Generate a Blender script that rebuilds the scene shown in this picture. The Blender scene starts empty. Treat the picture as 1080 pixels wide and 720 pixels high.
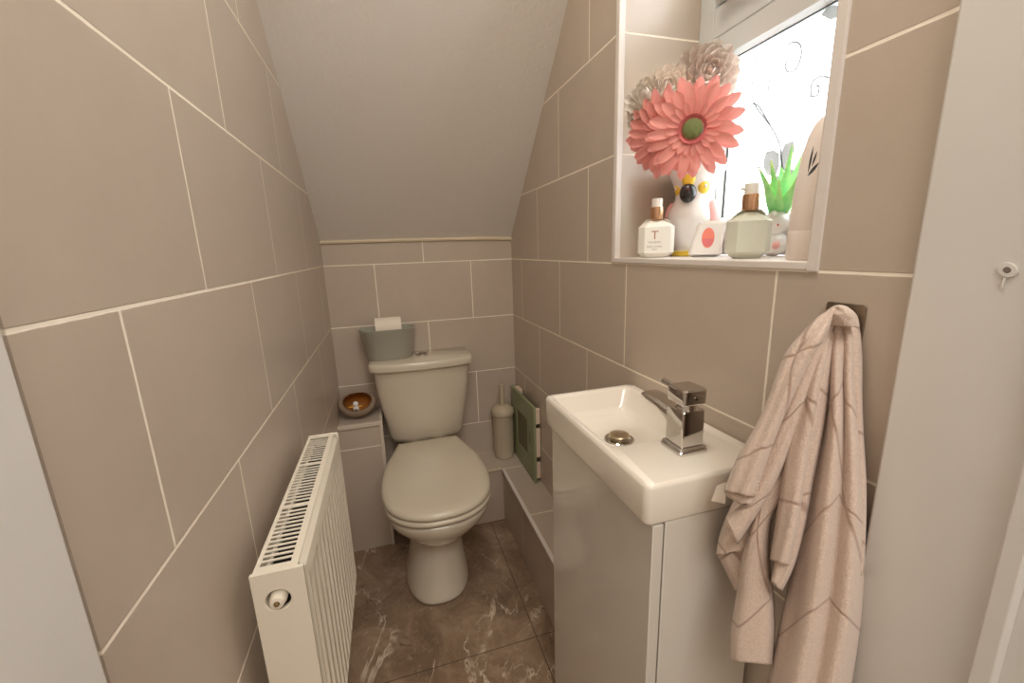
import bpy, bmesh, math, random
from mathutils import Vector as V, Matrix
random.seed(4)
PI = math.pi
sc = bpy.context.scene
COL = sc.collection
DZ = -0.033            # surveyed heights are above a datum 33 mm under the floor
W, D = 0.7763, 1.8095  # room width, depth of back wall from the camera
FL = 0.033             # floor in surveyed heights
SILL = 1.208

# ------------------------------------------------------------------ camera
F_PX, YAW, PITCH, ROLL = 438.4782, 0.2854, 0.2176, -0.0326
CAM = V((0.2346, 0.0, 0.2908 + 0.945))
def cam_basis():
    cy, sy = math.cos(YAW), math.sin(YAW); cp, sp = math.cos(PITCH), math.sin(PITCH); cr, sr = math.cos(ROLL), math.sin(ROLL)
    f = V((sy*cp, cy*cp, -sp)); r0 = V((cy, -sy, 0)); u0 = r0.cross(f)
    return r0*cr+u0*sr, -r0*sr+u0*cr, f
CR, CU, CF = cam_basis()
cd = bpy.data.cameras.new('camera'); cam = bpy.data.objects.new('camera', cd); COL.objects.link(cam)
cd.sensor_width = 36; cd.lens = F_PX/1080*36; cd.clip_start = 0.01
m = Matrix((CR, CU, -CF)).transposed().to_4x4(); m.translation = CAM + V((0, 0, DZ)); cam.matrix_world = m
sc.camera = cam
def ray(px, py): return CF + CR*((px-540)/F_PX) + CU*((360-py)/F_PX)
def on_plane(px, py, n, d):       # survey: a pixel onto the plane n.p = d
    r = ray(px, py); t = (d - n.dot(CAM))/n.dot(r)
    return CAM + r*t

# ------------------------------------------------------------------ materials
def srgb(r, g, b):
    f = lambda c: (c/255/12.92) if c/255 <= 0.04045 else ((c/255+0.055)/1.055)**2.4
    return (f(r), f(g), f(b), 1)
class NT:
    def __init__(s, name):
        s.m = bpy.data.materials.new(name); s.m.use_nodes = True; s.t = s.m.node_tree; s.n = s.t.nodes; s.l = s.t.links
        s.p = s.n['Principled BSDF']; s.out = s.n['Material Output']
    def node(s, t, **k):
        n = s.n.new(t)
        for a, b in k.items(): setattr(n, a, b)
        return n
    def link(s, a, b): s.l.new(a, b)
    def math(s, op, a, b=None, c=None):
        n = s.node('ShaderNodeMath', operation=op)
        for i, v in enumerate((a, b, c)):
            if v is None: continue
            if isinstance(v, (int, float)): n.inputs[i].default_value = v
            else: s.link(v, n.inputs[i])
        return n.outputs[0]
    def mix(s, f, a, b):
        n = s.node('ShaderNodeMix', data_type='RGBA')
        for i, v in ((0, f), (6, a), (7, b)):
            if isinstance(v, (int, float)): n.inputs[i].default_value = v
            elif isinstance(v, tuple): n.inputs[i].default_value = v
            else: s.link(v, n.inputs[i])
        return n.outputs[2]
    def noise(s, scale, detail=3, vec=None, rough=0.5, dist=0.0):
        n = s.node('ShaderNodeTexNoise'); n.inputs['Scale'].default_value = scale; n.inputs['Detail'].default_value = detail
        n.inputs['Roughness'].default_value = rough; n.inputs['Distortion'].default_value = dist
        s.link(vec if vec else s.obj(), n.inputs['Vector']); return n.outputs['Fac']
    def obj(s):
        if not hasattr(s, 'tc'): s.tc = s.node('ShaderNodeTexCoord')
        return s.tc.outputs['Object']
    def ramp(s, fac, stops):
        n = s.node('ShaderNodeValToRGB'); s.link(fac, n.inputs[0]); e = n.color_ramp.elements
        while len(e) < len(stops): e.new(0.5)
        for i, (p, c) in enumerate(stops): e[i].position = p; e[i].color = c
        return n.outputs[0]
    def bump(s, h, strength=0.3, dist=0.002):
        n = s.node('ShaderNodeBump'); n.inputs['Strength'].default_value = strength; n.inputs['Distance'].default_value = dist
        s.link(h, n.inputs['Height']); s.link(n.outputs[0], s.p.inputs['Normal'])
    def col(s, c):
        if isinstance(c, tuple): s.p.inputs['Base Color'].default_value = c
        else: s.link(c, s.p.inputs['Base Color'])

def plain(name, c, rough=0.4, metal=0.0, noise=0.03, coat=0.0, bump=0.0, bscale=200, trans=0.0, sss=0.0, tl=0.0):
    t = NT(name); t.p.inputs['Roughness'].default_value = rough; t.p.inputs['Metallic'].default_value = metal
    if coat: t.p.inputs['Coat Weight'].default_value = coat; t.p.inputs['Coat Roughness'].default_value = 0.08
    n = t.noise(14, 3)
    dark = tuple(v*(1-noise*2) for v in c[:3])+(1,)
    t.col(t.mix(n, dark, c))
    if bump: t.bump(t.noise(bscale, 2), bump, 0.001)
    if sss: t.p.inputs['Subsurface Weight'].default_value = sss; t.p.inputs['Subsurface Scale'].default_value = 0.01
    if tl:
        tr = t.node('ShaderNodeBsdfTranslucent'); tr.inputs[0].default_value = c; mx = t.node('ShaderNodeMixShader'); mx.inputs[0].default_value = tl
        t.link(t.p.outputs[0], mx.inputs[1]); t.link(tr.outputs[0], mx.inputs[2]); t.link(mx.outputs[0], t.out.inputs[0])
    if trans: t.p.inputs['Transmission Weight'].default_value = trans
    return t.m

TILE = srgb(196, 181, 166); GROUT = srgb(250, 240, 224)
def tile_mat(name, ua, u0, va='Z', v0=0.945, w=0.3987, h=0.25, verticals=True, par0=0):
    t = NT(name)
    sep = t.node('ShaderNodeSeparateXYZ'); t.link(t.obj(), sep.inputs[0])
    u, v = sep.outputs[ua], sep.outputs[va]
    vv = t.math('DIVIDE', t.math('SUBTRACT', v, v0), h)
    row = t.math('FLOOR', vv); fv = t.math('FRACT', vv)
    par = t.math('PINGPONG', t.math('ADD', row, float(par0)), 1.0)
    uu = t.math('ADD', t.math('DIVIDE', t.math('SUBTRACT', u, u0), w), t.math('MULTIPLY', par, 0.5))
    cu = t.math('FLOOR', uu); fu = t.math('FRACT', uu)
    du = t.math('MULTIPLY', t.math('MINIMUM', fu, t.math('SUBTRACT', 1.0, fu)), w)
    dv = t.math('MULTIPLY', t.math('MINIMUM', fv, t.math('SUBTRACT', 1.0, fv)), h)
    d = t.math('MINIMUM', du, dv) if verticals else dv
    d = t.math('ADD', d, t.math('MULTIPLY', t.math('SUBTRACT', t.noise(60, 2), 0.5), 0.0012))
    mr = t.node('ShaderNodeMapRange'); mr.interpolation_type = 'SMOOTHSTEP'
    mr.inputs[1].default_value = 0.0013; mr.inputs[2].default_value = 0.0026; t.link(d, mr.inputs[0])
    face = mr.outputs[0]
    wn = t.node('ShaderNodeTexWhiteNoise', noise_dimensions='2D'); cb = t.node('ShaderNodeCombineXYZ'); t.link(cu, cb.inputs[0]); t.link(row, cb.inputs[1]); t.link(cb.outputs[0], wn.inputs[0])
    k = t.math('ADD', t.math('MULTIPLY', wn.outputs[0], 0.3), t.math('MULTIPLY', t.noise(9, 6, rough=0.65), 0.7))
    body = t.mix(k, tuple(x*0.87 for x in TILE[:3])+(1,), tuple(min(1, x*1.10) for x in TILE[:3])+(1,))
    fine = t.noise(240, 3)
    body = t.mix(t.math('MULTIPLY', fine, 0.12), body, srgb(170, 155, 140))
    t.col(t.mix(face, GROUT, body))
    r = t.math('SUBTRACT', 0.78, t.math('MULTIPLY', face, 0.50)); t.link(r, t.p.inputs['Roughness'])
    t.bump(t.math('ADD', face, t.math('MULTIPLY', fine, 0.04)), 0.5, 0.0012)
    return t.m
M = {}
M['tile_left'] = tile_mat('wall_tile_left', 'Y', D-0.152)                  # row 0: joints at D-.152
M['tile_right'] = tile_mat('wall_tile_right', 'Y', D-0.1407, par0=0)
M['tile_back'] = tile_mat('wall_tile_back', 'X', 0.1911)
M['tile_reveal'] = tile_mat('wall_tile_reveal', 'X', 0.0, verticals=False)
M['tile_ledge'] = tile_mat('ledge_tile', 'Y', 1.63, 'X', W-1.0, w=0.35, h=2.0)
M['tile_ledgeface'] = tile_mat('ledge_face_tile', 'Y', 1.36, v0=FL-1.0, w=0.3987, h=4.0)
M['tile_box'] = tile_mat('boxing_tile', 'X', -0.12, v0=0.488, w=0.5, h=0.9, verticals=False)

def floor_mat():
    t = NT('marble_floor'); sep = t.node('ShaderNodeSeparateXYZ'); t.link(t.obj(), sep.inputs[0])
    def dist(o, o0, w):
        f = t.math('FRACT', t.math('DIVIDE', t.math('SUBTRACT', o, o0), w)); return t.math('MULTIPLY', t.math('MINIMUM', f, t.math('SUBTRACT', 1.0, f)), w)
    d = t.math('MINIMUM', dist(sep.outputs['X'], 0.586, 0.6), dist(sep.outputs['Y'], 1.03, 0.6))
    mr = t.node('ShaderNodeMapRange'); mr.inputs[1].default_value = 0.0006; mr.inputs[2].default_value = 0.0016; t.link(d, mr.inputs[0])
    base = t.ramp(t.noise(7, 8, rough=0.7, dist=0.8), [(0.25, srgb(106, 86, 68)), (0.5, srgb(146, 122, 100)), (0.78, srgb(190, 166, 142))])
    # veins: thin ridges of distorted noise, broken up by a mask
    mp = t.node('ShaderNodeMapping'); t.link(t.obj(), mp.inputs[0]); mp.inputs['Scale'].default_value = (1.25, .55, 1); mp.inputs['Rotation'].default_value = (0, 0, .25)
    def vein(scale, width, m0, m1, dist_):
        ns = t.noise(scale, 5, vec=mp.outputs[0], rough=0.6, dist=dist_)
        r = t.math('ABSOLUTE', t.math('SUBTRACT', ns, 0.5))
        a = t.node('ShaderNodeMapRange'); a.inputs[1].default_value = 0; a.inputs[2].default_value = width; a.inputs[3].default_value = 1; a.inputs[4].default_value = 0; t.link(r, a.inputs[0])
        mk = t.node('ShaderNodeMapRange'); mk.inputs[1].default_value = m0; mk.inputs[2].default_value = m1; t.link(t.noise(scale*1.7, 3, dist=1.0), mk.inputs[0])
        return t.math('MULTIPLY', a.outputs[0], mk.outputs[0])
    v = t.math('MAXIMUM', vein(3.1, 0.011, 0.47, 0.60, 1.1), t.math('MAXIMUM', t.math('MULTIPLY', vein(8.0, 0.008, 0.48, 0.66, 0.9), 0.6), t.math('MULTIPLY', vein(17.0, 0.010, 0.50, 0.66, 0.6), 0.5)))
    c = t.mix(v, base, srgb(222, 206, 186))
    dk = t.math('MULTIPLY', vein(5.2, 0.008, 0.5, 0.62, 2.2), 0.7)
    c = t.mix(dk, c, srgb(60, 45, 36))
    t.col(t.mix(mr.outputs[0], srgb(70, 52, 42), c))
    t.p.inputs['Roughness'].default_value = 0.30
    t.bump(mr.outputs[0], 0.4, 0.001)
    return t.m
M['floor'] = floor_mat()
def ceil_mat():
    t = NT('textured_ceiling_paint'); t.col(srgb(230, 225, 218)); t.p.inputs['Roughness'].default_value = 0.75
    h = t.math('ADD', t.noise(95, 5, rough=0.6), t.math('MULTIPLY', t.noise(30, 3), 0.8)); t.bump(h, 0.45, 0.004); return t.m
M['ceiling'] = ceil_mat()
M['paint'] = plain('white_satin_paint', srgb(222, 219, 214), 0.42, bump=0.08, bscale=30)
M['caulk'] = plain('cream_sealant', srgb(222, 206, 180), 0.6)
M['trim'] = plain('white_tile_trim', srgb(232, 224, 218), 0.35)
M['trimend'] = plain('cream_tile_trim', srgb(216, 203, 188), 0.4)
M['hall'] = plain('hall_paint', srgb(226, 220, 212), 0.7)
M['hallfloor'] = plain('hall_floor', srgb(140, 118, 100), 0.7)
M['upvc'] = plain('white_window_plastic', srgb(212, 214, 213), 0.3)
M['gasket'] = plain('black_gasket', srgb(40, 40, 40), 0.6)
M['wc'] = plain('ivory_ceramic', srgb(214, 204, 186), 0.13, noise=0.01, coat=0.6)
M['seat'] = plain('ivory_plastic_seat', srgb(208, 197, 178), 0.24, noise=0.01)
M['basin'] = plain('white_ceramic', srgb(238, 230, 218), 0.12, noise=0.008, coat=0.6)
M['gloss'] = plain('white_gloss_board', srgb(216, 210, 200), 0.10, noise=0.01, coat=0.5)
M['board'] = plain('white_board_edge', srgb(214, 206, 194), 0.35)
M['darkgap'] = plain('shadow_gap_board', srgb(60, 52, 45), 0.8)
M['rad'] = plain('cream_white_enamel', srgb(230, 221, 205), 0.28, noise=0.01)
M['radin_shade'] = plain('radiator_fins_slot_shade', srgb(48, 42, 36), 0.8)  # near-black colour puts the shade of the deep grille slots into the fins
M['chrome'] = plain('chrome', srgb(212, 208, 204), 0.07, 1.0, noise=0.01)
M['steel'] = plain('brushed_steel', srgb(150, 138, 122), 0.32, 1.0, noise=0.05)
M['brass'] = plain('aged_brass', srgb(190, 165, 120), 0.3, 1.0)
M['nickel'] = plain('warm_nickel', srgb(200, 184, 156), 0.35, 1.0)
M['black'] = plain('black_gloss', srgb(24, 22, 24), 0.18, coat=0.5)
M['basket'] = plain('grey_green_enamel_tin', srgb(176, 175, 162), 0.42)
M['paper'] = plain('white_tissue', srgb(240, 230, 216), 0.9, bump=0.2)
M['brush'] = plain('beige_plastic', srgb(196, 182, 158), 0.4)
M['hatch'] = plain('sage_green_plastic', srgb(146, 152, 118), 0.4)
M['hatch_in'] = plain('olive_grey_panel', srgb(112, 108, 84), 0.5)
M['pinkclip'] = plain('pale_plastic', srgb(226, 204, 184), 0.5)
M['stone'] = plain('taupe_stone_pot', srgb(170, 150, 132), 0.45, noise=0.08)
M['amber'] = plain('amber_crackle', srgb(206, 132, 56), 0.35, noise=0.35, bump=0.6, bscale=260)
M['amber_edge'] = plain('burnt_brown_edge', srgb(120, 72, 38), 0.5, noise=0.2)
M['gold'] = plain('gold_paint', srgb(222, 158, 50), 0.35, 0.2)
M['white'] = plain('white_glaze', srgb(240, 236, 232), 0.2, noise=0.01, coat=0.4)
M['bottle'] = plain('white_glass_bottle', srgb(236, 232, 222), 0.22, noise=0.01)
M['bottle2'] = plain('milky_green_bottle', srgb(214, 216, 200), 0.22, noise=0.01)
M['copper'] = plain('rose_gold_collar', srgb(232, 186, 150), 0.22, 1.0)
M['print'] = plain('copper_print', srgb(176, 128, 96), 0.4)
M['greyprint'] = plain('grey_print', srgb(160, 152, 146), 0.6)
M['coral'] = plain('coral_petal', srgb(252, 172, 163), 0.65, tl=.14, noise=0.12, bump=0.3, bscale=120)
M['coral_in'] = plain('deep_pink_petal', srgb(244, 132, 136), 0.7, noise=0.12)
M['greenc'] = plain('green_flower_centre', srgb(130, 140, 84), 0.8, noise=0.2, bump=0.8, bscale=400)
M['greyp'] = plain('grey_petal', srgb(238, 226, 216), 0.7, tl=.05, noise=0.10)
M['greyp2'] = plain('pale_grey_petal', srgb(240, 231, 221), 0.7, tl=.05, noise=0.10)
M['cream'] = plain('cream_petal', srgb(250, 240, 228), 0.7, tl=.25, noise=0.06)
M['stem'] = plain('green_stem', srgb(110, 132, 76), 0.6)
M['yellow'] = plain('yellow_glaze', srgb(240, 204, 72), 0.25)
M['pink'] = plain('pink_glaze', srgb(240, 180, 178), 0.3)
M['salmon'] = plain('salmon_gel', srgb(246, 140, 120), 0.3)
M['red'] = plain('red_glaze', srgb(206, 40, 50), 0.3)
M['tall'] = plain('pale_beige_bottle', srgb(252, 243, 235), 0.35, tl=.5)
M['leafprint'] = plain('dark_leaf_print', srgb(70, 70, 72), 0.5)
M['holepl'] = plain('raw_plaster', srgb(120, 110, 100), 0.9)
def aloe_mat():
    t = NT('aloe_green'); t.col(t.ramp(t.noise(40, 2), [(0.3, srgb(120, 214, 130)), (0.7, srgb(176, 240, 160))])); t.p.inputs['Roughness'].default_value = 0.4
    t.p.inputs['Subsurface Weight'].default_value = 0.3; t.p.inputs['Subsurface Scale'].default_value = 0.004; return t.m
M['aloe'] = aloe_mat()
def towel_mat():
    t = NT('terry_cloth'); uv = t.node('ShaderNodeTexCoord').outputs['UV']
    sep = t.node('ShaderNodeSeparateXYZ'); t.link(uv, sep.inputs[0])
    u, v = sep.outputs[0], sep.outputs[1]
    # quilted zig-zag seams, metres in UV
    zz = t.math('MULTIPLY', t.math('PINGPONG', u, 0.06), 0.9)
    q = t.math('DIVIDE', t.math('ADD', v, zz), 0.13)
    f = t.math('FRACT', q); d1 = t.math('MULTIPLY', t.math('MINIMUM', f, t.math('SUBTRACT', 1.0, f)), 0.13)
    q2 = t.math('DIVIDE', t.math('SUBTRACT', t.math('MULTIPLY', v, 0.35), u), 0.16)
    f2 = t.math('FRACT', q2); d2 = t.math('MULTIPLY', t.math('MINIMUM', f2, t.math('SUBTRACT', 1.0, f2)), 0.16)
    d = t.math('MINIMUM', d1, d2)
    mr = t.node('ShaderNodeMapRange'); mr.interpolation_type = 'SMOOTHSTEP'; mr.inputs[1].default_value = 0.0004; mr.inputs[2].default_value = 0.0034; t.link(d, mr.inputs[0])
    n = t.noise(900, 2); n2 = t.noise(430, 3)
    c = t.mix(n2, srgb(196, 172, 156), srgb(242, 220, 204))
    c = t.mix(mr.outputs[0], srgb(186, 156, 138), c)
    t.col(c); t.p.inputs['Roughness'].default_value = 0.95; t.p.inputs['Sheen Weight'].default_value = 0.4
    h = t.math('ADD', t.math('MULTIPLY', mr.outputs[0], 0.9), t.math('ADD', t.math('MULTIPLY', n, 1.0), t.math('MULTIPLY', n2, 1.2)))
    t.bump(h, 0.75, 0.0017); return t.m
M['towel'] = towel_mat()
M['hem'] = plain('stitched_hem_cloth', srgb(226, 204, 188), .95, bump=.3, bscale=600)
def pane_mat():
    t = NT('frosted_glass'); tr = t.node('ShaderNodeBsdfTranslucent'); tr.inputs[0].default_value = (0.95, 0.95, 0.95, 1)
    gl = t.node('ShaderNodeBsdfGlossy'); gl.inputs['Roughness'].default_value = 0.25; gl.inputs[0].default_value = (1, 1, 1, 1)
    mx = t.node('ShaderNodeMixShader'); mx.inputs[0].default_value = 0.05
    wv = t.node('ShaderNodeTexWave'); wv.bands_direction = 'Y'; wv.inputs['Scale'].default_value = 60; wv.inputs['Distortion'].default_value = 2; t.link(t.obj(), wv.inputs[0])
    t.link(t.mix(wv.outputs['Fac'], (0.9, 0.91, 0.92, 1), (0.97, 0.97, 0.97, 1)), tr.inputs[0])
    t.link(tr.outputs[0], mx.inputs[1]); t.link(gl.outputs[0], mx.inputs[2]); t.link(mx.outputs[0], t.out.inputs[0]); return t.m
M['pane'] = pane_mat()
def film_mat():
    t = NT('etched_pattern'); tr = t.node('ShaderNodeBsdfTranslucent'); wv = t.node('ShaderNodeTexWave'); wv.bands_direction = 'Y'; wv.inputs['Scale'].default_value = 110; t.link(t.obj(), wv.inputs[0])
    t.link(t.mix(wv.outputs['Fac'], (0.32, 0.31, 0.295, 1), (0.37, 0.36, 0.345, 1)), tr.inputs[0]); t.link(tr.outputs[0], t.out.inputs[0]); return t.m
M['film'] = film_mat()
M['swirl'] = film_mat()
for nd in M['swirl'].node_tree.nodes:
    if nd.type == 'MIX': nd.inputs[6].default_value = (.335, .33, .32, 1); nd.inputs[7].default_value = (.345, .34, .33, 1)
def clear_mat(name, c):
    t = NT(name); t.p.inputs['Transmission Weight'].default_value = 0.6; t.p.inputs['Roughness'].default_value = 0.2; t.col(c); return t.m
M['clearcap'] = clear_mat('clear_cap', srgb(240, 238, 232))

# ------------------------------------------------------------------ object helpers
BASE = {}
def setp(o, label=None, cat=None, group=None, kind=None):
    if label: o['label'] = label
    if cat: o['category'] = cat
    if group: o['group'] = group
    if kind: o['kind'] = kind
    return o
def thing(name, label, cat, loc, group=None):
    o = bpy.data.objects.new(name, None); COL.objects.link(o); o.empty_display_size = 0.05
    o.location = V(loc) + V((0, 0, DZ)); BASE[o] = V(loc)
    return setp(o, label, cat, group)
def obj(name, bm, mat, parent=None, loc=None, smooth=True, angle=35, bevel=0.0, seg=2, subsurf=0, solid=0.0, kind=None, label=None):
    me = bpy.data.meshes.new(name)
    base = V((0, 0, 0))
    if parent is not None: base = BASE[parent]
    own = V(loc) if loc is not None else base
    if parent is None and loc is None: own = V((0, 0, 0))
    bm.normal_update()
    bmesh.ops.translate(bm, verts=bm.verts, vec=-own)
    bm.to_mesh(me); bm.free()
    for mm in (mat if isinstance(mat, (list, tuple)) else [mat]): me.materials.append(mm)
    o = bpy.data.objects.new(name, me); COL.objects.link(o)
    BASE[o] = own
    if parent is not None: o.parent = parent; o.location = own - base
    else: o.location = own + V((0, 0, DZ))
    if smooth:
        for p in me.polygons: p.use_smooth = True
        try: me.set_sharp_from_angle(angle=math.radians(angle))
        except Exception: pass
    if solid: md = o.modifiers.new('solid', 'SOLIDIFY'); md.thickness = solid; md.offset = 0
    if bevel: md = o.modifiers.new('bevel', 'BEVEL'); md.width = bevel; md.segments = seg; md.limit_method = 'ANGLE'; md.angle_limit = math.radians(40)
    if subsurf: md = o.modifiers.new('sub', 'SUBSURF'); md.levels = subsurf; md.render_levels = subsurf
    if kind: o['kind'] = kind
    if label: o['label'] = label
    return o
def B(): return bmesh.new()
def box(bm, x0, x1, y0, y1, z0, z1):
    vs = [bm.verts.new(p) for p in ((x0,y0,z0),(x1,y0,z0),(x1,y1,z0),(x0,y1,z0),(x0,y0,z1),(x1,y0,z1),(x1,y1,z1),(x0,y1,z1))]
    fs = [bm.faces.new([vs[i] for i in f]) for f in ((3,2,1,0),(4,5,6,7),(0,1,5,4),(1,2,6,5),(2,3,7,6),(3,0,4,7))]
    return vs, fs
def loft(bm, rings, cap0=True, cap1=True, closed=True):
    R = [[bm.verts.new(p) for p in r] for r in rings]; n = len(R[0]); fs = []
    for a, b in zip(R, R[1:]):
        for i in range(n if closed else n-1):
            j = (i+1) % n; fs.append(bm.faces.new((a[i], a[j], b[j], b[i])))
    if cap0: fs.append(bm.faces.new(R[0][::-1]))
    if cap1: fs.append(bm.faces.new(R[-1]))
    return R
def circ(c, r, n=32, ax=None, ry=None):
    c = V(c); ry = r if ry is None else ry
    if ax is None: x, y = V((1,0,0)), V((0,1,0))
    else:
        ax = V(ax).normalized(); x = ax.orthogonal().normalized(); y = ax.cross(x)
    return [c + x*(r*math.cos(2*PI*i/n)) + y*(ry*math.sin(2*PI*i/n)) for i in range(n)]
def lathe(bm, c, prof, n=32, sx=1, sy=1):
    rings = [[V((c[0]+r*sx*math.cos(2*PI*i/n), c[1]+r*sy*math.sin(2*PI*i/n), c[2]+z)) for i in range(n)] for r, z in prof]
    return loft(bm, rings)
def tube(bm, pts, r, n=10, taper=None):
    pts = [V(p) for p in pts]; rings = []; prev = None
    for i, p in enumerate(pts):
        t = (pts[min(i+1, len(pts)-1)] - pts[max(i-1, 0)]).normalized()
        x = (t.orthogonal() if prev is None else (prev - t*prev.dot(t))).normalized(); prev = x; y = t.cross(x)
        rr = r if taper is None else r*(1+(taper-1)*i/(len(pts)-1))
        rings.append([p + x*(rr*math.cos(2*PI*k/n)) + y*(rr*math.sin(2*PI*k/n)) for k in range(n)])
    return loft(bm, rings)
def rrect(x0, x1, y0, y1, r, z, n=6):
    out = []
    for cx, cy, a0 in ((x1-r, y1-r, 0), (x0+r, y1-r, PI/2), (x0+r, y0+r, PI), (x1-r, y0+r, 3*PI/2)):
        for i in range(n+1):
            a = a0 + PI/2*i/n; out.append(V((cx+r*math.cos(a), cy+r*math.sin(a), z)))
    return out
def sphere(bm, c, r, sc_=(1,1,1), u=24, v=14, rot=None):
    g = bmesh.ops.create_uvsphere(bm, u_segments=u, v_segments=v, radius=1)
    mt = Matrix.Translation(V(c)) @ (rot.to_4x4() if rot else Matrix()) @ Matrix.Diagonal((r*sc_[0], r*sc_[1], r*sc_[2], 1))
    bmesh.ops.transform(bm, matrix=mt, verts=g['verts']); return g['verts']
def catmull(P, k):
    out = []; n = len(P)
    for i in range(n-1):
        p0, p1, p2, p3 = P[max(i-1,0)], P[i], P[i+1], P[min(i+2,n-1)]
        for j in range(k):
            t = j/k
            out.append(tuple(0.5*((2*b)+(-a+c)*t+(2*a-5*b+4*c-d)*t*t+(-a+3*b-3*c+d)*t**3) for a, b, c, d in zip(p0, p1, p2, p3)))
    out.append(tuple(P[-1])); return out
def text_bm(s, size, place, depth=0.0004):
    cu = bpy.data.curves.new('t', 'FONT'); cu.body = s; cu.size = size; cu.extrude = depth; cu.align_x = 'CENTER'
    o = bpy.data.objects.new('t', cu); COL.objects.link(o); dg = bpy.context.evaluated_depsgraph_get(); dg.update()
    me = bpy.data.meshes.new_from_object(o.evaluated_get(dg)); bm = B(); bm.from_mesh(me); bm.transform(place)
    bpy.data.objects.remove(o); bpy.data.curves.remove(cu); bpy.data.meshes.remove(me); return bm

# ------------------------------------------------------------------ the room
YF = 1.63                       # face of the boxings
JL, JR = 0.341, 0.3035          # where the tiling meets the door lining
bm = B(); box(bm, -0.12, 1.1, -0.02, 1.95, FL-0.06, FL); obj('floor', bm, M['floor'], kind='structure', smooth=False)
bm = B(); box(bm, -0.9, 1.8, -1.7, -0.02, FL-0.06, FL); obj('floor', bm, M['hallfloor'], kind='structure', smooth=False)
bm = B(); box(bm, -0.12, 0, JL, D+0.1, FL, 2.5); obj('wall_left', bm, M['tile_left'], kind='structure', smooth=False)
bm = B(); box(bm, 0, W, D, D+0.1, FL, 2.5); obj('wall_back', bm, M['tile_back'], kind='structure', smooth=False)
OY0, OY1, OZ0, OZ1, RX = 0.425, 0.922, SILL-0.006, 2.15, 0.99
bm = B()
allf = []
for a in ((W, 1.07, JR, OY0, FL, 2.5), (W, 1.07, OY1, D+0.1, FL, 2.5), (W, 1.07, OY0, OY1, FL, OZ0), (W, 1.07, OY0, OY1, OZ1, 2.5)):
    allf += box(bm, *a)[1]
bm.normal_update()
for f in allf:
    if abs(f.normal.y) > 0.5 or abs(f.normal.z) > 0.5: f.material_index = 1
obj('wall_right', bm, [M['tile_right'], M['tile_reveal']], kind='structure', smooth=False)
# sloping ceiling under the stairs, then flat
zc = 1.288; k_ = 0.985; ytop = D-(2.46-zc)/k_
bm = B()
q = [(D+0.1, zc-0.1*k_), (ytop, 2.46), (-0.02, 2.46), (-0.02, 2.56), (ytop+0.04, 2.56), (D+0.1, zc+0.06)]
q = [(D+0.0, zc), (ytop, 2.46), (JR-0.3, 2.46), (JR-0.3, 2.56), (ytop+0.04, 2.56), (D+0.0, zc+0.15)]
loft(bm, [[V((0, y, z)) for y, z in q], [V((W, y, z)) for y, z in q]])
bmesh.ops.recalc_face_normals(bm, faces=bm.faces)
obj('ceiling', bm, M['ceiling'], kind='structure', smooth=False)
bm = B(); tube(bm, [(0.0, D-0.003, zc-0.002), (0.30, D-0.004, zc-0.001), (0.66, D-0.004, zc-0.002), (W, D-0.004, zc-0.006)], 0.007, 8); obj('trim_1', bm, M['caulk'], kind='structure')
# boxings
bm = B(); vs, fs = box(bm, 0.0, 0.158, YF, D, FL, 0.583)
bm.normal_update(); [setattr(f, 'material_index', 1) for f in fs if abs(f.normal.z) > .5 or abs(f.normal.x) > .5]
obj('wall_boxing_left', bm, [M['tile_box'], M['tile_reveal']], kind='structure', smooth=False)
LT = 0.286
bm = B()
pts = [(0.46, YF+0.005), (0.652, YF+0.005), (0.652, 0.84), (W, 0.84), (W, D), (0.46, D)]
loft(bm, [[V((x, y, FL)) for x, y in pts], [V((x, y, LT)) for x, y in pts]])
bmesh.ops.recalc_face_normals(bm, faces=bm.faces); bm.normal_update()
for f in bm.faces: f.material_index = 1 if f.normal.z > .5 else 0
obj('wall_ledge', bm, [M['tile_ledgeface'], M['tile_ledge']], kind='structure', smooth=False)
def strip(name, segs, mat=M['trim'], bev=0.002):
    bm = B()
    for s in segs: box(bm, *s)
    return obj(name, bm, mat, kind='structure', bevel=bev)
strip('trim_2', [(0.0, 0.166, YF-0.006, YF+0.012, 0.574, 0.590), (0.153, 0.166, YF-0.006, YF+0.01, FL, 0.574), (0.153, 0.166, YF+0.012, D, 0.576, 0.589)], M['trimend'])
strip('trim_3', [(0.645, 0.659, 0.84, YF, LT-0.006, LT+0.004)], M['trim'])
strip('trim_4', [(0.462, 0.645, YF, YF+0.010, LT-0.004, LT+0.003)], M['caulk'], 0.001)
# window opening trims
tw = 0.013
strip('trim_5', [(W-0.004, W+0.012, OY1-0.002, OY1+tw, SILL-0.012, OZ1)])
strip('trim_6', [(W-0.004, W+0.012, OY0-tw, OY0+0.002, SILL-0.014, OZ1)])
strip('trim_7', [(W-0.004, W+0.012, OY0, OY1, SILL-0.012, SILL)])
bm = B(); box(bm, W+0.006, 0.99, OY0, OY1, OZ0, SILL-0.0005)
obj('window_sill', bm, M['trim'], kind='structure', smooth=False)
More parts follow.
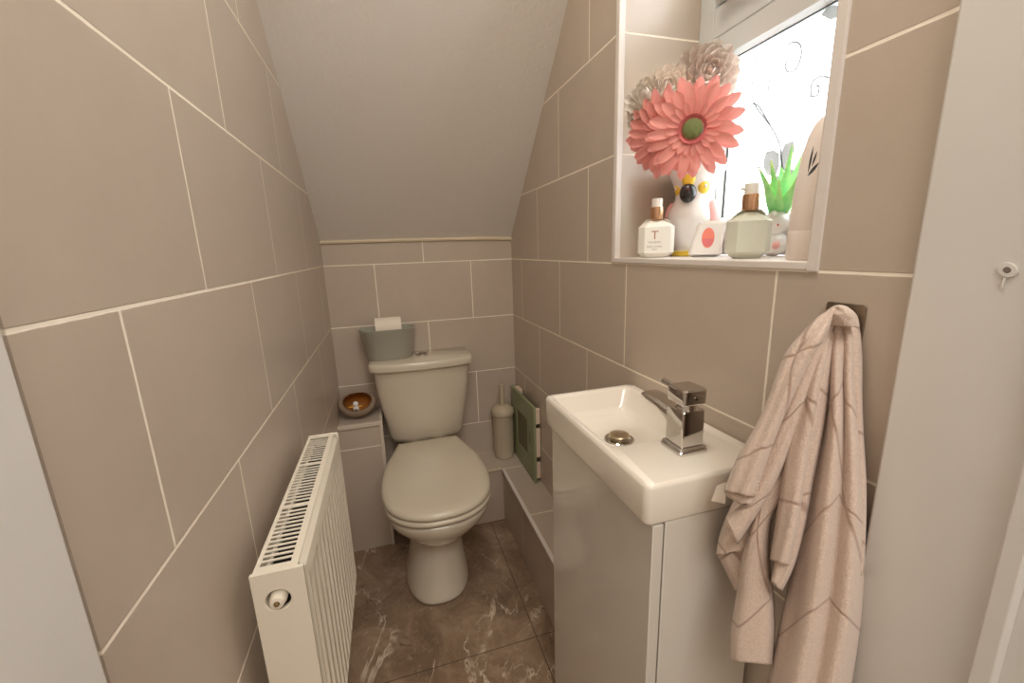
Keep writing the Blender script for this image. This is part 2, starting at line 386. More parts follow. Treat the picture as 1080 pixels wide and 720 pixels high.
# door linings
bm = B(); box(bm, 0.765, 0.90, -0.02, JR, FL, 2.46); o = obj('trim_8', bm, M['paint'], kind='structure', bevel=0.003)
st = B(); box(st, 0.753, 0.766, 0.176, 0.192, FL, 2.46); obj('door_stop', st, M['paint'], o, bevel=0.002)
hb = B(); c = V((0.7645, 0.232, 1.204)); loft(hb, [circ(c+V((0,0,0)), 0.0075, 16, (-1,0,0), 0.006), circ(c+V((-0.0015,0,0)), 0.007, 16, (-1,0,0), 0.0055), circ(c+V((-0.0016,0,0)), 0.003, 16, (-1,0,0), 0.0025), circ(c+V((-0.0002,0,0)), 0.002, 16, (-1,0,0), 0.002)], cap0=False)
tube(hb, [c+V((-0.0004, 0.0005, -0.007)), c+V((-0.0008, 0.001, -0.012)), c+V((-0.0004, 0.0012, -0.016))], 0.0011, 6)
obj('screw_hole', hb, M['paint'], o, label='chipped screw hole in the paint')
hb = B(); loft(hb, [circ(c+V((-0.0012,0,0)), 0.0026, 12, (-1,0,0)), circ(c+V((-0.0019,0,0)), 0.0022, 12, (-1,0,0))]); obj('screw_plug', hb, M['holepl'], o)
bm = B(); box(bm, -0.12, 0.010, -0.02, 0.3265, FL, 2.46); box(bm, -0.12, -0.001, 0.3265, JL, FL, 2.46); obj('trim_9', bm, M['paint'], kind='structure', bevel=0.004)
# hallway behind the camera
def wall(name, *a):
    bm = B(); box(bm, *a); return obj(name, bm, M['hall'], kind='structure', smooth=False)
wall('wall_hall_left', -1.0, -0.9, -1.7, -0.02, FL, 2.46); wall('wall_hall_right', 1.8, 1.9, -1.7, -0.02, FL, 2.46)
wall('wall_hall_back', -1.0, 1.9, -1.8, -1.7, FL, 2.46); wall('wall_front_left', -1.0, -0.12, -0.02, 0.08, FL, 2.46); wall('wall_front_right', 0.9, 1.9, -0.02, 0.08, FL, 2.46)
wall('wall_hall_ceiling', -1.0, 1.9, -1.8, -0.02, 2.46, 2.56).name = 'ceiling_hall'

# window
wx = RX
fr = B()
ZT = 1.685          # transom underside
for a in ((wx-0.008, wx+0.06, OY0, OY0+0.045, SILL, OZ1), (wx-0.008, wx+0.06, OY1-0.046, OY1, SILL, OZ1), (wx-0.008, wx+0.06, OY0+0.045, OY1-0.046, SILL, SILL+0.03), (wx-0.008, wx+0.06, OY0+0.045, OY1-0.046, ZT-0.008, ZT+0.054), (wx-0.008, wx+0.06, OY0+0.045, OY1-0.046, OZ1-0.04, OZ1)):
    box(fr, *a)
win = obj('window_1', fr, M['upvc'], kind='structure', bevel=0.003)
def sash(y0, y1, z0, z1, t):
    s = B()
    X0, X1 = wx-0.020, wx+0.03
    outer = [(y0, z0), (y1, z0), (y1, z1), (y0, z1)]; inner = [(y0+t, z0+t), (y1-t, z0+t), (y1-t, z1-t), (y0+t, z1-t)]
    inb = [(y0+t+.008, z0+t+.008), (y1-t-.008, z0+t+.008), (y1-t-.008, z1-t-.008), (y0+t+.008, z1-t-.008)]
    o1 = [(y0+.007, z0+.007), (y1-.007, z0+.007), (y1-.007, z1-.007), (y0+.007, z1-.007)]
    rings = [[V((X1, y, z)) for y, z in outer], [V((X0+.010, y, z)) for y, z in outer], [V((X0, y, z)) for y, z in o1], [V((X0, y, z)) for y, z in inner], [V((X0+.012, y, z)) for y, z in inb], [V((X1, y, z)) for y, z in inb]]
    loft(s, rings + [rings[0]], cap0=False, cap1=False)
    bmesh.ops.remove_doubles(s, verts=s.verts, dist=1e-6); bmesh.ops.recalc_face_normals(s, faces=s.faces)
    so = obj('sash', s, M['upvc'], win, angle=25)
    g = B(); a, b, c_, d_ = y0+t+.006, y1-t-.006, z0+t+.006, z1-t-.006
    for q in ((X0+.0118, X0+.016, a, a+.003, c_, d_), (X0+.0118, X0+.016, b-.0035, b, c_, d_), (X0+.0118, X0+.016, a, b, c_, c_+.003), (X0+.0118, X0+.016, a, b, d_-.0035, d_)): box(g, *q)
    obj('gasket', g, M['gasket'], so)
    p = B(); box(p, X0+.016, X0+.020, a-.002, b+.002, c_-.002, d_+.002); obj('pane', p, M['pane'], so, smooth=False)
    return so
lo = sash(OY0+0.047, 0.868, SILL+0.026, ZT-0.010, 0.050)
up = sash(OY0+0.047, 0.868, ZT+0.056, OZ1-0.04, 0.050)
g = B(); box(g, wx-0.002, wx+0.02, OY0+0.046, 0.872, ZT-0.011, ZT-0.008); box(g, wx-0.002, wx+0.02, 0.868, 0.871, SILL+.03, ZT-.01); obj('weather_seal', g, M['gasket'], win, smooth=False)
h = B(); box(h, wx-0.055, wx-0.018, 0.70, 0.830, ZT+0.068, ZT+0.090); obj('casement_stay', h, M['upvc'], win, bevel=0.003)
# etched swirls and leaves on the lower pane
px_ = wx-0.020+.0138
pat = B()
n_ = V((1, 0, 0))
def gl(px, py):
    p = on_plane(px, py, n_, px_); p.x = px_; return p
def swirl(P, r=0.0015):
    P = [gl(*p) for p in catmull(P, 6)]; tube(pat, [p for p in P], r, 6)
swirl([(797, 60), (793, 95), (797, 112), (812, 132), (822, 152), (825, 178), (822, 200), (812, 222), (800, 238)])
swirl([(810, 112), (811, 88), (820, 62), (833, 46), (843, 46), (845, 58), (840, 72), (832, 76), (828, 70), (831, 62)])
swirl([(855, 102), (856, 88), (862, 82), (868, 80), (874, 82)]); swirl([(855, 102), (862, 100), (864, 92), (861, 90)])
swirl([(812, 132), (800, 112), (790, 110), (783, 114)]); swirl([(790, 205), (786, 190), (795, 178), (806, 176)]); swirl([(790, 205), (788, 214), (791, 226)])
obj('etched_swirls', pat, M['swirl'], lo); pat = B()
for poly in ([(806,168),(808,160),(816,158),(822,162),(822,174),(818,186),(809,184),(806,177)], [(824,178),(823,164),(828,152),(837,148),(838,158),(834,172),(828,180)], [(812,194),(818,186),(826,184),(824,196),(816,204),(811,202)], [(866,16),(872,8),(880,5),(886,7),(884,18),(876,21)], [(828,182),(836,178),(842,184),(836,192),(829,190)]):
    vs = [gl(*p) for p in poly]; a = [pat.verts.new(v) for v in vs]; b = [pat.verts.new(v+V((-0.001,0,0))) for v in vs]
    pat.faces.new(a); pat.faces.new(b[::-1])
    for i in range(len(a)): j = (i+1) % len(a); pat.faces.new((a[i], a[j], b[j], b[i]))
obj('etched_pattern', pat, M['film'], lo, label='pale grey leaf pattern')

# ------------------------------------------------------------------ toilet
TC = 0.336
wc = thing('toilet', 'close-coupled ivory toilet with its lid closed, against the back wall', 'toilet', (TC, 1.45, FL))
half = [(1.138, 0.0), (1.141, 0.045), (1.155, 0.090), (1.185, 0.134), (1.230, 0.166), (1.290, 0.182), (1.350, 0.185), (1.410, 0.181), (1.470, 0.170), (1.525, 0.153), (1.575, 0.136), (1.615, 0.124), (1.622, 0.110), (1.623, 0.0)]
def outline(sx=1.0, y0=None, y1=None, z=0.0, tilt=0.0, k=3, cx=TC):
    H = catmull(half, k); ya, yb = 1.138, 1.623
    y0 = ya if y0 is None else y0; y1 = yb if y1 is None else y1
    m_ = lambda y: y0 + (y-ya)/(yb-ya)*(y1-y0)
    R = [V((cx+h*sx, m_(y), z+tilt*(y-ya))) for y, h in H]; L = [V((cx-h*sx, m_(y), z+tilt*(y-ya))) for y, h in H[1:-1]][::-1]
    return R + L
def ov(w, y0, y1, z, cx=TC, e=2.0, n=2*(len(half)-1)*3):
    # superellipse ring with the same vertex order as outline()
    out = []
    for i in range(n):
        a = 2*PI*i/n; c_, s_ = math.cos(a), math.sin(a)
        y = (y0+y1)/2 - (y1-y0)/2*math.copysign(abs(c_)**(2/e), c_); x = cx + w*math.copysign(abs(s_)**(2/e), s_)
        out.append(V((x, y, z)))
    return out
CF0 = 0.322
bm = B()
rings = [ov(.112, 1.250, 1.60, FL, .320, 2.4), ov(.118, 1.244, 1.605, FL+.006, .320, 2.4), ov(.116, 1.250, 1.605, FL+.03, .320, 2.4), ov(.104, 1.278, 1.60, .12, .324, 2.4), ov(.094, 1.298, 1.60, .19, .328, 2.3), ov(.090, 1.300, 1.60, .225, .331, 2.2),
         ov(.092, 1.285, 1.60, .245, .333, 2.1), ov(.118, 1.235, 1.602, .275, .335, 2.05), ov(.146, 1.192, 1.605, .315, TC, 2.0)]
def blend(A, Bq, t): return [a.lerp(b, t) for a, b in zip(A, Bq)]
r5 = blend(ov(.168, 1.165, 1.61, .355, TC, 2.0), outline(.93, 1.158, 1.61, .355), .6)
rings += [r5, outline(.965, 1.148, 1.623, .385, .03), outline(.965, 1.148, 1.623, .405, .03), outline(.93, 1.156, 1.618, .412, .03)]
loft(bm, rings); bmesh.ops.recalc_face_normals(bm, faces=bm.faces)
obj('pan', bm, M['wc'], wc, angle=60, subsurf=1)
T = 0.055
bm = B(); loft(bm, [outline(.97, 1.145, 1.618, .4155, T-.02), outline(.995, 1.139, 1.621, .419, T-.02), outline(1.0, 1.138, 1.622, .425, T-.015), outline(.99, 1.141, 1.622, .431, T-.01), outline(.97, 1.146, 1.62, .4335, T-.01)]); bmesh.ops.recalc_face_normals(bm, faces=bm.faces)
obj('seat', bm, M['seat'], wc, angle=60)
bm = B(); loft(bm, [outline(.97, 1.147, 1.62, .4355, T-.01), outline(.995, 1.141, 1.622, .439, T), outline(1.0, 1.139, 1.623, .446, T), outline(.985, 1.145, 1.622, .454, T), outline(.945, 1.156, 1.618, .460, T), outline(.86, 1.180, 1.60, .464, T), outline(.6, 1.25, 1.55, .467, T), outline(.25, 1.33, 1.46, .468, T)]); bmesh.ops.recalc_face_normals(bm, faces=bm.faces)
obj('lid', bm, M['seat'], wc, angle=60)
def tank_ring(hw, yfr, yb, z, rc=0.03, n=16, cx=None):
    cx = 0.341 if cx is None else cx
    P = [(hw, yb)]
    side = yfr + 0.055
    out = [V((cx+hw-0.004, yb, z)), V((cx+hw, yb-0.004, z))]
    for i in range(n+1):
        a = -PI/2 + PI*i/n          # from right side to left side along the bowed front
        s = math.sin(a)
        x = -hw*math.copysign(abs(s)**0.80, s) if abs(s) > 1e-9 else 0
        y = side - (side-yfr)*(abs(math.cos(a))**0.75)
        out.append(V((cx+x, y, z)))
    out += [V((cx-hw, yb-0.004, z)), V((cx-hw+0.004, yb, z))]
    return out
bm = B(); yb = D-0.0008
rr = [tank_ring(.132, 1.668, yb, .462), tank_ring(.146, 1.655, yb, .470), tank_ring(.153, 1.648, yb, .490), tank_ring(.170, 1.637, yb, .60), tank_ring(.186, 1.628, yb, .70), tank_ring(.192, 1.624, yb, .786)]
loft(bm, rr); bmesh.ops.recalc_face_normals(bm, faces=bm.faces)
obj('cistern', bm, M['wc'], wc, angle=50)
bm = B(); loft(bm, [tank_ring(.200, 1.612, yb, .785), tank_ring(.206, 1.606, yb, .788), tank_ring(.207, 1.605, yb, .800), tank_ring(.2065, 1.6055, yb, .811), tank_ring(.204, 1.608, yb, .8155), tank_ring(.199, 1.613, yb, .818)]); bmesh.ops.recalc_face_normals(bm, faces=bm.faces)
cl = obj('cistern_lid', bm, M['wc'], wc, angle=50)
bm = B(); lathe(bm, (.349, 1.735, .8175), [(.028, 0), (.028, .004), (.024, .0055), (.019, .0045)]); fb = obj('flush_button', bm, M['chrome'], cl)
bm = B(); lathe(bm, (.349, 1.735, .8205), [(.0180, 0), (.0180, .003), (.016, .0036)]); box(bm, .3485, .3495, 1.719, 1.751, .8238, .8243); obj('button_face', bm, M['steel'], fb)
for s in (-1, 1):
    bm = B(); tube(bm, [(TC+s*.07-.02, 1.628, .452), (TC+s*.07+.02, 1.628, .452)], .010, 12); obj('hinge', bm, M['seat'], wc)
    bm = B(); box(bm, TC+s*.05-.02, TC+s*.05+.02, 1.62, 1.70, .40, .468); obj('coupling', bm, M['wc'], wc, bevel=.008)
bm = B(); box(bm, TC-.10, TC+.10, 1.598, D-.008, .30, .425); obj('pan_shelf', bm, M['wc'], wc, bevel=.015, seg=3)

# ------------------------------------------------------------------ storage tin with toilet roll
tc = (0.220, 1.734, .818)
tin = thing('storage_tin', 'oval grey-green metal tub on the cistern, holding a toilet roll', 'storage tub', tc)
def oval(a, b, z, e=2.6, n=40):
    return [V((tc[0]+a*math.copysign(abs(math.cos(2*PI*i/n))**(2/e), math.cos(2*PI*i/n)), tc[1]+b*math.copysign(abs(math.sin(2*PI*i/n))**(2/e), math.sin(2*PI*i/n)), z)) for i in range(n)]
bm = B(); z0 = .8185
loft(bm, [oval(.086, .050, z0), oval(.088, .052, z0+.002), oval(.108, .064, .938), oval(.112, .066, .940), oval(.112, .066, .944), oval(.107, .0625, .943), oval(.085, .049, z0+.004)], True, True)
bmesh.ops.recalc_face_normals(bm, faces=bm.faces)
obj('tub', bm, M['basket'], tin, angle=50)
bm = B(); rings = []
rc = V((0.224, 1.736, .938)); ax = V((1, 0, 0))
for x_, r_ in ((-.050, .018), (-.050, .047), (.050, .047), (.050, .018)): rings.append(circ(rc+ax*x_, r_, 36, ax))
loft(bm, rings+[rings[0]], False, False); bmesh.ops.remove_doubles(bm, verts=bm.verts, dist=1e-6); bmesh.ops.recalc_face_normals(bm, faces=bm.faces)
tr = thing('toilet_roll', 'white toilet roll lying on its side in the oval tub', 'toilet roll', rc)
obj('paper', bm, M['paper'], tr, angle=40)
bm = B(); loft(bm, [circ(rc+ax*x_, r_, 24, ax) for x_, r_ in ((-.0502, .018), (.0502, .018))]+[circ(rc+ax*x_, r_, 24, ax) for x_, r_ in ((.0502, .0165), (-.0502, .0165))]+[circ(rc+ax*-.0502, .018, 24, ax)], False, False); obj('card_tube', bm, M['brush'], tr)

# ------------------------------------------------------------------ hollow stone ornament
oc = V((0.075, 1.715, .590))
orn = thing('hollow_pebble_ornament', 'round taupe hollow ornament with jagged amber opening, on the boxed-in corner shelf', 'ornament', oc)
def orient(bm, c, tilt_x, tilt_z):
    bmesh.ops.rotate(bm, verts=bm.verts, cent=c, matrix=Matrix.Rotation(tilt_z, 3, 'Z') @ Matrix.Rotation(tilt_x, 3, 'X'))
cc = oc + V((0, 0, .050))
N = 60
def shell(r_of_ring, jag=0.0):
    rings = []
    for th, r in r_of_ring:
        rg = []
        for i in range(N):
            a = 2*PI*i/N; rr = r*(1+0.03*math.sin(3*a)); t2 = th + (jag*((i % 2)*2-1) if th < 1.0 else 0)
            rg.append(cc + V((1.22*rr*math.sin(t2)*math.cos(a), .86*rr*math.sin(t2)*math.sin(a), .82*rr*math.cos(t2))))
        rings.append(rg)
    return rings
bm = B(); R_ = .062
rings = shell([(PI-0.02, R_), (2.7, R_), (2.3, R_), (1.9, R_), (1.5, R_), (1.2, R_), (1.0, R_), (.84, R_*.985)], .10)
loft(bm, rings, True, False); orient(bm, cc, math.radians(56), math.radians(6)); bmesh.ops.recalc_face_normals(bm, faces=bm.faces)
lowest = min(v.co.z for v in bm.verts); dzz = .5905 - lowest
bmesh.ops.translate(bm, verts=bm.verts, vec=(0, 0, dzz))
obj('shell', bm, M['stone'], orn, angle=70)
bm = B(); rings = shell([(.84, R_*.985), (.845, R_*.92), (1.02, R_*.89)], .10); loft(bm, rings, False, False); orient(bm, cc, math.radians(56), math.radians(6)); bmesh.ops.translate(bm, verts=bm.verts, vec=(0,0,dzz)); obj('jagged_rim', bm, M['amber_edge'], orn)
bm = B(); rings = shell([(1.02, R_*.89), (1.4, R_*.88), (1.9, R_*.88), (2.4, R_*.88), (2.8, R_*.88), (3.1, R_*.88)], 0); loft(bm, rings, False, True); orient(bm, cc, math.radians(56), math.radians(6)); bmesh.ops.translate(bm, verts=bm.verts, vec=(0,0,dzz)); obj('hollow', bm, M['amber'], orn, label='amber crackled hollow')
fg = thing('bird_figurine', 'tiny white and yellow figurine inside the jagged hollow ornament', 'figurine', (0.068, 1.668, .606))
bm = B(); b0 = V((0.070, 1.688, .636)); lathe(bm, (b0.x, b0.y+.004, .615), [(.010, 0), (.010, .010), (.008, .022)], 20); sphere(bm, b0, .0125, (1, .8, 1.2)); sphere(bm, b0+V((0, -.002, .018)), .011); obj('figure', bm, M['white'], fg)
bm = B(); sphere(bm, b0+V((-.014, 0, .006)), .011, (1.5, .6, .45)); sphere(bm, b0+V((.014, 0, .006)), .009, (1.3, .6, .45)); obj('wings', bm, M['gold'], fg)
bm = B(); sphere(bm, b0+V((-.003, -.010, .016)), .0014); sphere(bm, b0+V((.003, -.010, .016)), .0014); sphere(bm, b0+V((0, -.009, -.004)), .003, (1, .5, 1.4)); obj('dark_marks', bm, M['black'], fg)

# ------------------------------------------------------------------ toilet brush
bc = (0.692, 1.750, LT)
br = thing('toilet_brush', 'beige toilet brush standing in its holder, beside the cistern', 'toilet brush', bc)
bm = B(); lathe(bm, bc, [(.040, .0005), (.045, .004), (.046, .02), (.046, .196), (.0475, .200), (.0475, .208), (.044, .210)], 40); hold = obj('holder', bm, M['brush'], br)
# raised diamond dots on the holder
bm = B()
for r_ in range(22):
    for i in range(44):
        a = 2*PI*(i+(r_ % 2)*.5)/44; z = bc[2]+.026+r_*.0075
        c = V((bc[0]+.0462*math.cos(a), bc[1]+.0462*math.sin(a), z)); t_ = V((-math.sin(a), math.cos(a), 0)); nrm = V((math.cos(a), math.sin(a), 0))
        q = [c+t_*.0022, c+V((0, 0, .0024)), c-t_*.0022, c-V((0, 0, .0024))]; vq = [bm.verts.new(p) for p in q]; tp = bm.verts.new(c+nrm*.0012)
        for k in range(4): bm.faces.new((vq[k], vq[(k+1) % 4], tp))
obj('embossed_dots', bm, M['brush'], hold, smooth=False)
bm = B(); lathe(bm, bc, [(.046, .210), (.052, .212), (.053, .222), (.050, .236), (.040, .246), (.020, .252), (.012, .253)], 40); obj('collar', bm, M['brush'], br)
bm = B(); tube(bm, [(bc[0], bc[1], bc[2]+z) for z in (.245, .28, .32, .352)], .0105, 16); obj('handle', bm, M['brush'], br)

# ------------------------------------------------------------------ access hatch leaning on the wall
ha = thing('access_hatch', 'square sage-green access hatch leaning on the tiled right-hand wall, beside the toilet brush', 'access hatch', (.752, 1.62, LT))
hx0, hx1, hy0, hy1, hz0, hz1 = .744, .754, 1.468, 1.782, LT+.001, .620
bm = B()
def ring4(x, i): return [V((x, hy0+i, hz0+i)), V((x, hy1-i, hz0+i)), V((x, hy1-i, hz1-i)), V((x, hy0+i, hz1-i))]
loft(bm, [ring4(hx1, 0), ring4(hx0+.003, 0), ring4(hx0, .003), ring4(hx0, .085), ring4(hx0+.004, .090)], True, True); bmesh.ops.recalc_face_normals(bm, faces=bm.faces)
obj('frame', bm, M['hatch'], ha, smooth=False)
bm = B(); box(bm, hx0+.0015, hx0+.005, hy0+.091, hy1-.091, hz0+.091, hz1-.091); obj('door_panel', bm, M['hatch_in'], ha, bevel=.002)
bm = B(); box(bm, hx0-.0015, hx0+.001, hy0+.048, hy0+.056, .440, .495); obj('latch_slot', bm, M['hatch_in'], ha, bevel=.001)
for a, b in ((.305, .375), (.40, .525), (.545, .612)):
    bm = B(); box(bm, hx1, .7735, hy0+.004, hy0+.018, a, b); obj('clip', bm, M['pinkclip'], ha, bevel=.002)
bm = B(); box(bm, hx1, .7735, hy1-.09, hy1-.03, hz1-.018, hz1+.002); obj('clip', bm, M['pinkclip'], ha, bevel=.002)

# ------------------------------------------------------------------ radiator
ry0, ry1, rzb, rzt = .556, 1.000, .425, .825
rx0, rx1 = .026, .094
rad = thing('radiator', 'white convector radiator with slotted top grille, hung on the left-hand wall', 'radiator', (.06, .78, rzb))
bm = B(); n = 14; prof = []
span = (ry1-ry0-.02)/n
for k in range(n):
    y = ry0+.01+k*span
    for f, dx in ((.0, 0), (.18, .0), (.34, -.009), (.62, -.009), (.80, 0)): prof.append((rx1-.002+dx, y+f*span))
prof.append((rx1-.002, ry1-.01))
def pr(z, inset): return [V((x-inset, y, z)) for x, y in prof] + [V((rx1-.016, y, z)) for x, y in prof[::-1]]
zt_ = rzt-.032; flat = lambda z, x: [V((x, y, z)) for _, y in prof] + [V((rx1-.016, y, z)) for _, y in prof[::-1]]
rings = [flat(rzb, rx1-.010), flat(rzb+.012, rx1-.002), pr(rzb+.028, 0), pr(zt_-.016, 0), flat(zt_, rx1-.002), flat(rzt-.012, rx1-.005), flat(rzt-.004, rx1-.012)]
loft(bm, rings); bmesh.ops.recalc_face_normals(bm, faces=bm.faces); obj('front_panel', bm, M['rad'], rad, angle=28)
bm = B(); box(bm, rx0, rx0+.012, ry0+.006, ry1-.006, rzb, rzt-.02); obj('back_panel', bm, M['rad'], rad, bevel=.003)
bm = B(); k = 60
zig = [(rx0+.016 if i % 4 in (0, 3) else rx0+.046, ry0+.02+(ry1-ry0-.04)*i/k) for i in range(k+1)]
loft(bm, [[V((x, y, rzb+.04)) for x, y in zig], [V((x, y, rzt-.012)) for x, y in zig]], False, False, False); obj('convector_fins', bm, M['radin_shade'], rad, solid=.001, smooth=False)
bm = B(); gx0, gx1 = rx0+.001, rx1-.012; zg0, zg1 = rzt-.0015, rzt
box(bm, gx0, gx0+.006, ry0, ry1, rzt-.03, rzt); box(bm, gx1-.010, gx1, ry0, ry1, zg0, zg1)
groups = [(ry0+.012, ry0+.150), (ry0+.160, ry0+.298), (ry0+.308, ry1-.014)]
box(bm, gx0+.006, gx1-.010, ry0, groups[0][0], zg0, zg1); box(bm, gx0+.006, gx1-.010, groups[2][1], ry1, zg0, zg1)
for a, b in zip(groups, groups[1:]): box(bm, gx0+.006, gx1-.010, a[1], b[0], zg0, zg1)
for a, b in groups:
    ns = int((b-a)/.0105); st_ = (b-a)/ns
    for i in range(1, ns): box(bm, gx0+.006, gx1-.010, a+i*st_-.0018, a+i*st_+.0018, zg0, zg1)
obj('top_grille', bm, M['rad'], rad, smooth=False)
def side(y0, y1, hole, name='side_panel'):
    bm = B(); x0, x1, z0, z1 = rx0-.001, rx1-.004, rzb+.002, rzt+.001
    if not hole: box(bm, x0, x1, y0, y1, z0, z1); return obj(name, bm, M['rad'], rad, bevel=.003)
    c = (.054, .782); K = 48; outer = []
    for i in range(K):
        a = 2*PI*i/K; dx, dz = math.cos(a), math.sin(a)
        t_ = min(((x1-c[0]) if dx > 0 else (x0-c[0]))/dx if abs(dx) > 1e-6 else 9, ((z1-c[1]) if dz > 0 else (z0-c[1]))/dz if abs(dz) > 1e-6 else 9)
        outer.append((c[0]+dx*t_, c[1]+dz*t_))
    for cx_, cz_ in ((x0, z0), (x1, z0), (x1, z1), (x0, z1)):
        j = min(range(K), key=lambda q: (outer[q][0]-cx_)**2+(outer[q][1]-cz_)**2); outer[j] = (cx_, cz_)
    inner = [(c[0]+.0155*math.cos(2*PI*i/K), c[1]+.0155*math.sin(2*PI*i/K)) for i in range(K)]
    mid = [(c[0]+.0175*math.cos(2*PI*i/K), c[1]+.0175*math.sin(2*PI*i/K)) for i in range(K)]
    mk = lambda P, y: [V((x, y, z)) for x, z in P]
    R0 = [mk(outer, y1), mk(outer, y0), mk(mid, y0), mk(inner, y0+.0015), mk(inner, y1)]
    loft(bm, R0+[R0[0]], False, False); bmesh.ops.remove_doubles(bm, verts=bm.verts, dist=1e-6); bmesh.ops.recalc_face_normals(bm, faces=bm.faces)
    return obj(name, bm, M['rad'], rad, angle=30)
side(ry0-.006, ry0, True); side(ry1, ry1+.006, False)
bm = B(); c = V((.0535, ry0-.012, .782)); loft(bm, [circ(c+V((0, .035, 0)), .011, 24, (0, 1, 0)), circ(c+V((0, .008, 0)), .011, 24, (0, 1, 0)), circ(c, .0085, 24, (0, 1, 0)), circ(c+V((0, -.001, 0)), .004, 24, (0, 1, 0)), circ(c+V((0, .004, 0)), .0035, 24, (0, 1, 0))]); vp = obj('bleed_valve', bm, M['rad'], rad)
bm = B(); loft(bm, [circ(c+V((0, .002, 0)), .0032, 6, (0, 1, 0)), circ(c+V((0, -.003, 0)), .0028, 6, (0, 1, 0))]); obj('valve_pin', bm, M['brass'], vp, smooth=False)
bm = B(); tube(bm, [(.055, ry0+.03, rzb+.02), (.055, ry0+.03, rzb-.04), (.055, ry0+.03, rzb-.10), (.055, ry0+.03, FL)], .0075, 12); obj('pipe', bm, M['rad'], rad)
bm = B(); box(bm, .0005, rx0+.004, ry0+.08, ry0+.11, rzb+.05, rzt-.08); obj('wall_bracket', bm, M['rad'], rad)
bm = B(); box(bm, .0005, rx0+.004, ry1-.11, ry1-.08, rzb+.05, rzt-.08); obj('wall_bracket', bm, M['rad'], rad)

# ------------------------------------------------------------------ vanity unit + basin + tap
bx0, bx1, by0, by1, bz0, bz1 = .5516, W-.001, .4417, .8324, .8476, .9125
cab = thing('vanity_cabinet', 'tall narrow white gloss cabinet under the basin', 'bathroom cabinet', (.67, .64, FL))
cx0 = bx0+.014
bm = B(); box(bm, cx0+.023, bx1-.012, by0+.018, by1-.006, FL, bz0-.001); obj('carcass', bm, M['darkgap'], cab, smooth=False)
bm = B(); box(bm, cx0+.0215, bx1-.010, by0+.004, by0+.019, FL+.002, bz0-.002); obj('side_panel', bm, M['gloss'], cab, bevel=.0015)
bm = B(); box(bm, cx0, cx0+.018, by0+.003, by1-.006, FL+.012, bz0-.004); obj('door', bm, M['gloss'], cab, bevel=.0015)
bm = B(); box(bm, cx0+.0215, bx1-.010, by1-.006, by1-.001, FL+.002, bz0-.002); obj('side_panel', bm, M['gloss'], cab, bevel=.0015)
bas = thing('washbasin', 'small rectangular white ceramic basin on the narrow gloss cabinet', 'washbasin', (.67, .64, bz0))
ix0, ix1, iy0, iy1 = bx0+.013, bx1-.020, .560, by1-.013
def RR(i, z, r=.012): return rrect(bx0+i, bx1-i, by0+i, by1-i, max(r-i*.3, .004), z)
def RI(i, z, r=.012, yn=0.0): return rrect(ix0+i, ix1-i, iy0+i+yn, iy1-i, r, z)
bm = B()
loft(bm, [RR(.004, bz0), RR(.0015, bz0+.0015), RR(.0, bz0+.006), RR(-.001, bz1-.008), RR(0, bz1-.003), RR(.003, bz1), RI(-.004, bz1, .014), RI(.0, bz1-.002, .014), RI(.003, bz1-.007, .016), RI(.010, bz1-.040, .022, .004), RI(.016, bz1-.0505, .026, .012), RI(.026, bz1-.0545, .026, .020), RI(.045, bz1-.0565, .02, .030)])
bmesh.ops.recalc_face_normals(bm, faces=bm.faces); obj('bowl', bm, M['basin'], bas, angle=40)
dc = V((.653, .683, bz1-.0565))
bm = B(); lathe(bm, dc, [(.029, 0), (.030, .0015), (.028, .003), (.022, .0028), (.020, .0005)], 40); dr = obj('waste', bm, M['chrome'], bas)
bm = B(); lathe(bm, dc, [(.016, .001), (.016, .006), (.0195, .007), (.0205, .0095), (.019, .012), (.010, .0135), (.002, .014)], 40); obj('plug', bm, M['nickel'], dr)
# tap
tx, ty = .672, .520
tap = thing('mixer_tap', 'square chrome mixer tap on the near end of the white basin', 'tap', (tx, ty, bz1))
bm = B(); q = .0265
loft(bm, [rrect(tx-q, tx+q, ty-q, ty+q, .006, bz1+.0003), rrect(tx-q, tx+q, ty-q, ty+q, .006, bz1+.004), rrect(tx-q+.002, tx+q-.002, ty-q+.002, ty+q-.002, .006, bz1+.006), rrect(tx-q+.001, tx+q-.001, ty-q+.001, ty+q-.001, .006, bz1+.0085), rrect(tx-q+.004, tx+q-.004, ty-q+.004, ty+q-.004, .006, bz1+.011)]); obj('base_plate', bm, M['chrome'], tap)
bm = B(); q = .0205
loft(bm, [rrect(tx-q, tx+q, ty-q, ty+q, .003, bz1+.010), rrect(tx-q, tx+q, ty-q, ty+q, .003, bz1+.068), rrect(tx-q+.001, tx+q-.001, ty-q+.001, ty+q-.001, .003, bz1+.070)])
obj('body', bm, M['chrome'], tap, angle=25)
bm = B()
def sp_ring(y, z, w, h): return [V((tx+w*math.copysign(abs(math.cos(a))**.6, math.cos(a)), y, z+h*math.copysign(abs(math.sin(a))**.6, math.sin(a)))) for a in [2*PI*i/28 for i in range(28)]]
loft(bm, [sp_ring(ty+.015, bz1+.045, .018, .018), sp_ring(ty+.030, bz1+.052, .019, .010), sp_ring(ty+.050, bz1+.058, .020, .0075), sp_ring(ty+.080, bz1+.061, .0205, .0065), sp_ring(ty+.094, bz1+.062, .019, .0055), sp_ring(ty+.098, bz1+.062, .015, .003)]); obj('spout', bm, M['chrome'], tap, angle=50)
bm = B(); lathe(bm, (tx, ty+.083, bz1+.048), [(.009, 0), (.010, .001), (.010, .010)], 24); obj('aerator', bm, M['chrome'], tap)
bm = B(); lathe(bm, (tx, ty, bz1+.069), [(.0165, 0), (.0165, .004), (.0145, .012), (.0145, .014)], 32); obj('neck', bm, M['chrome'], tap)
bm = B(); q = .0215; zl = bz1+.080
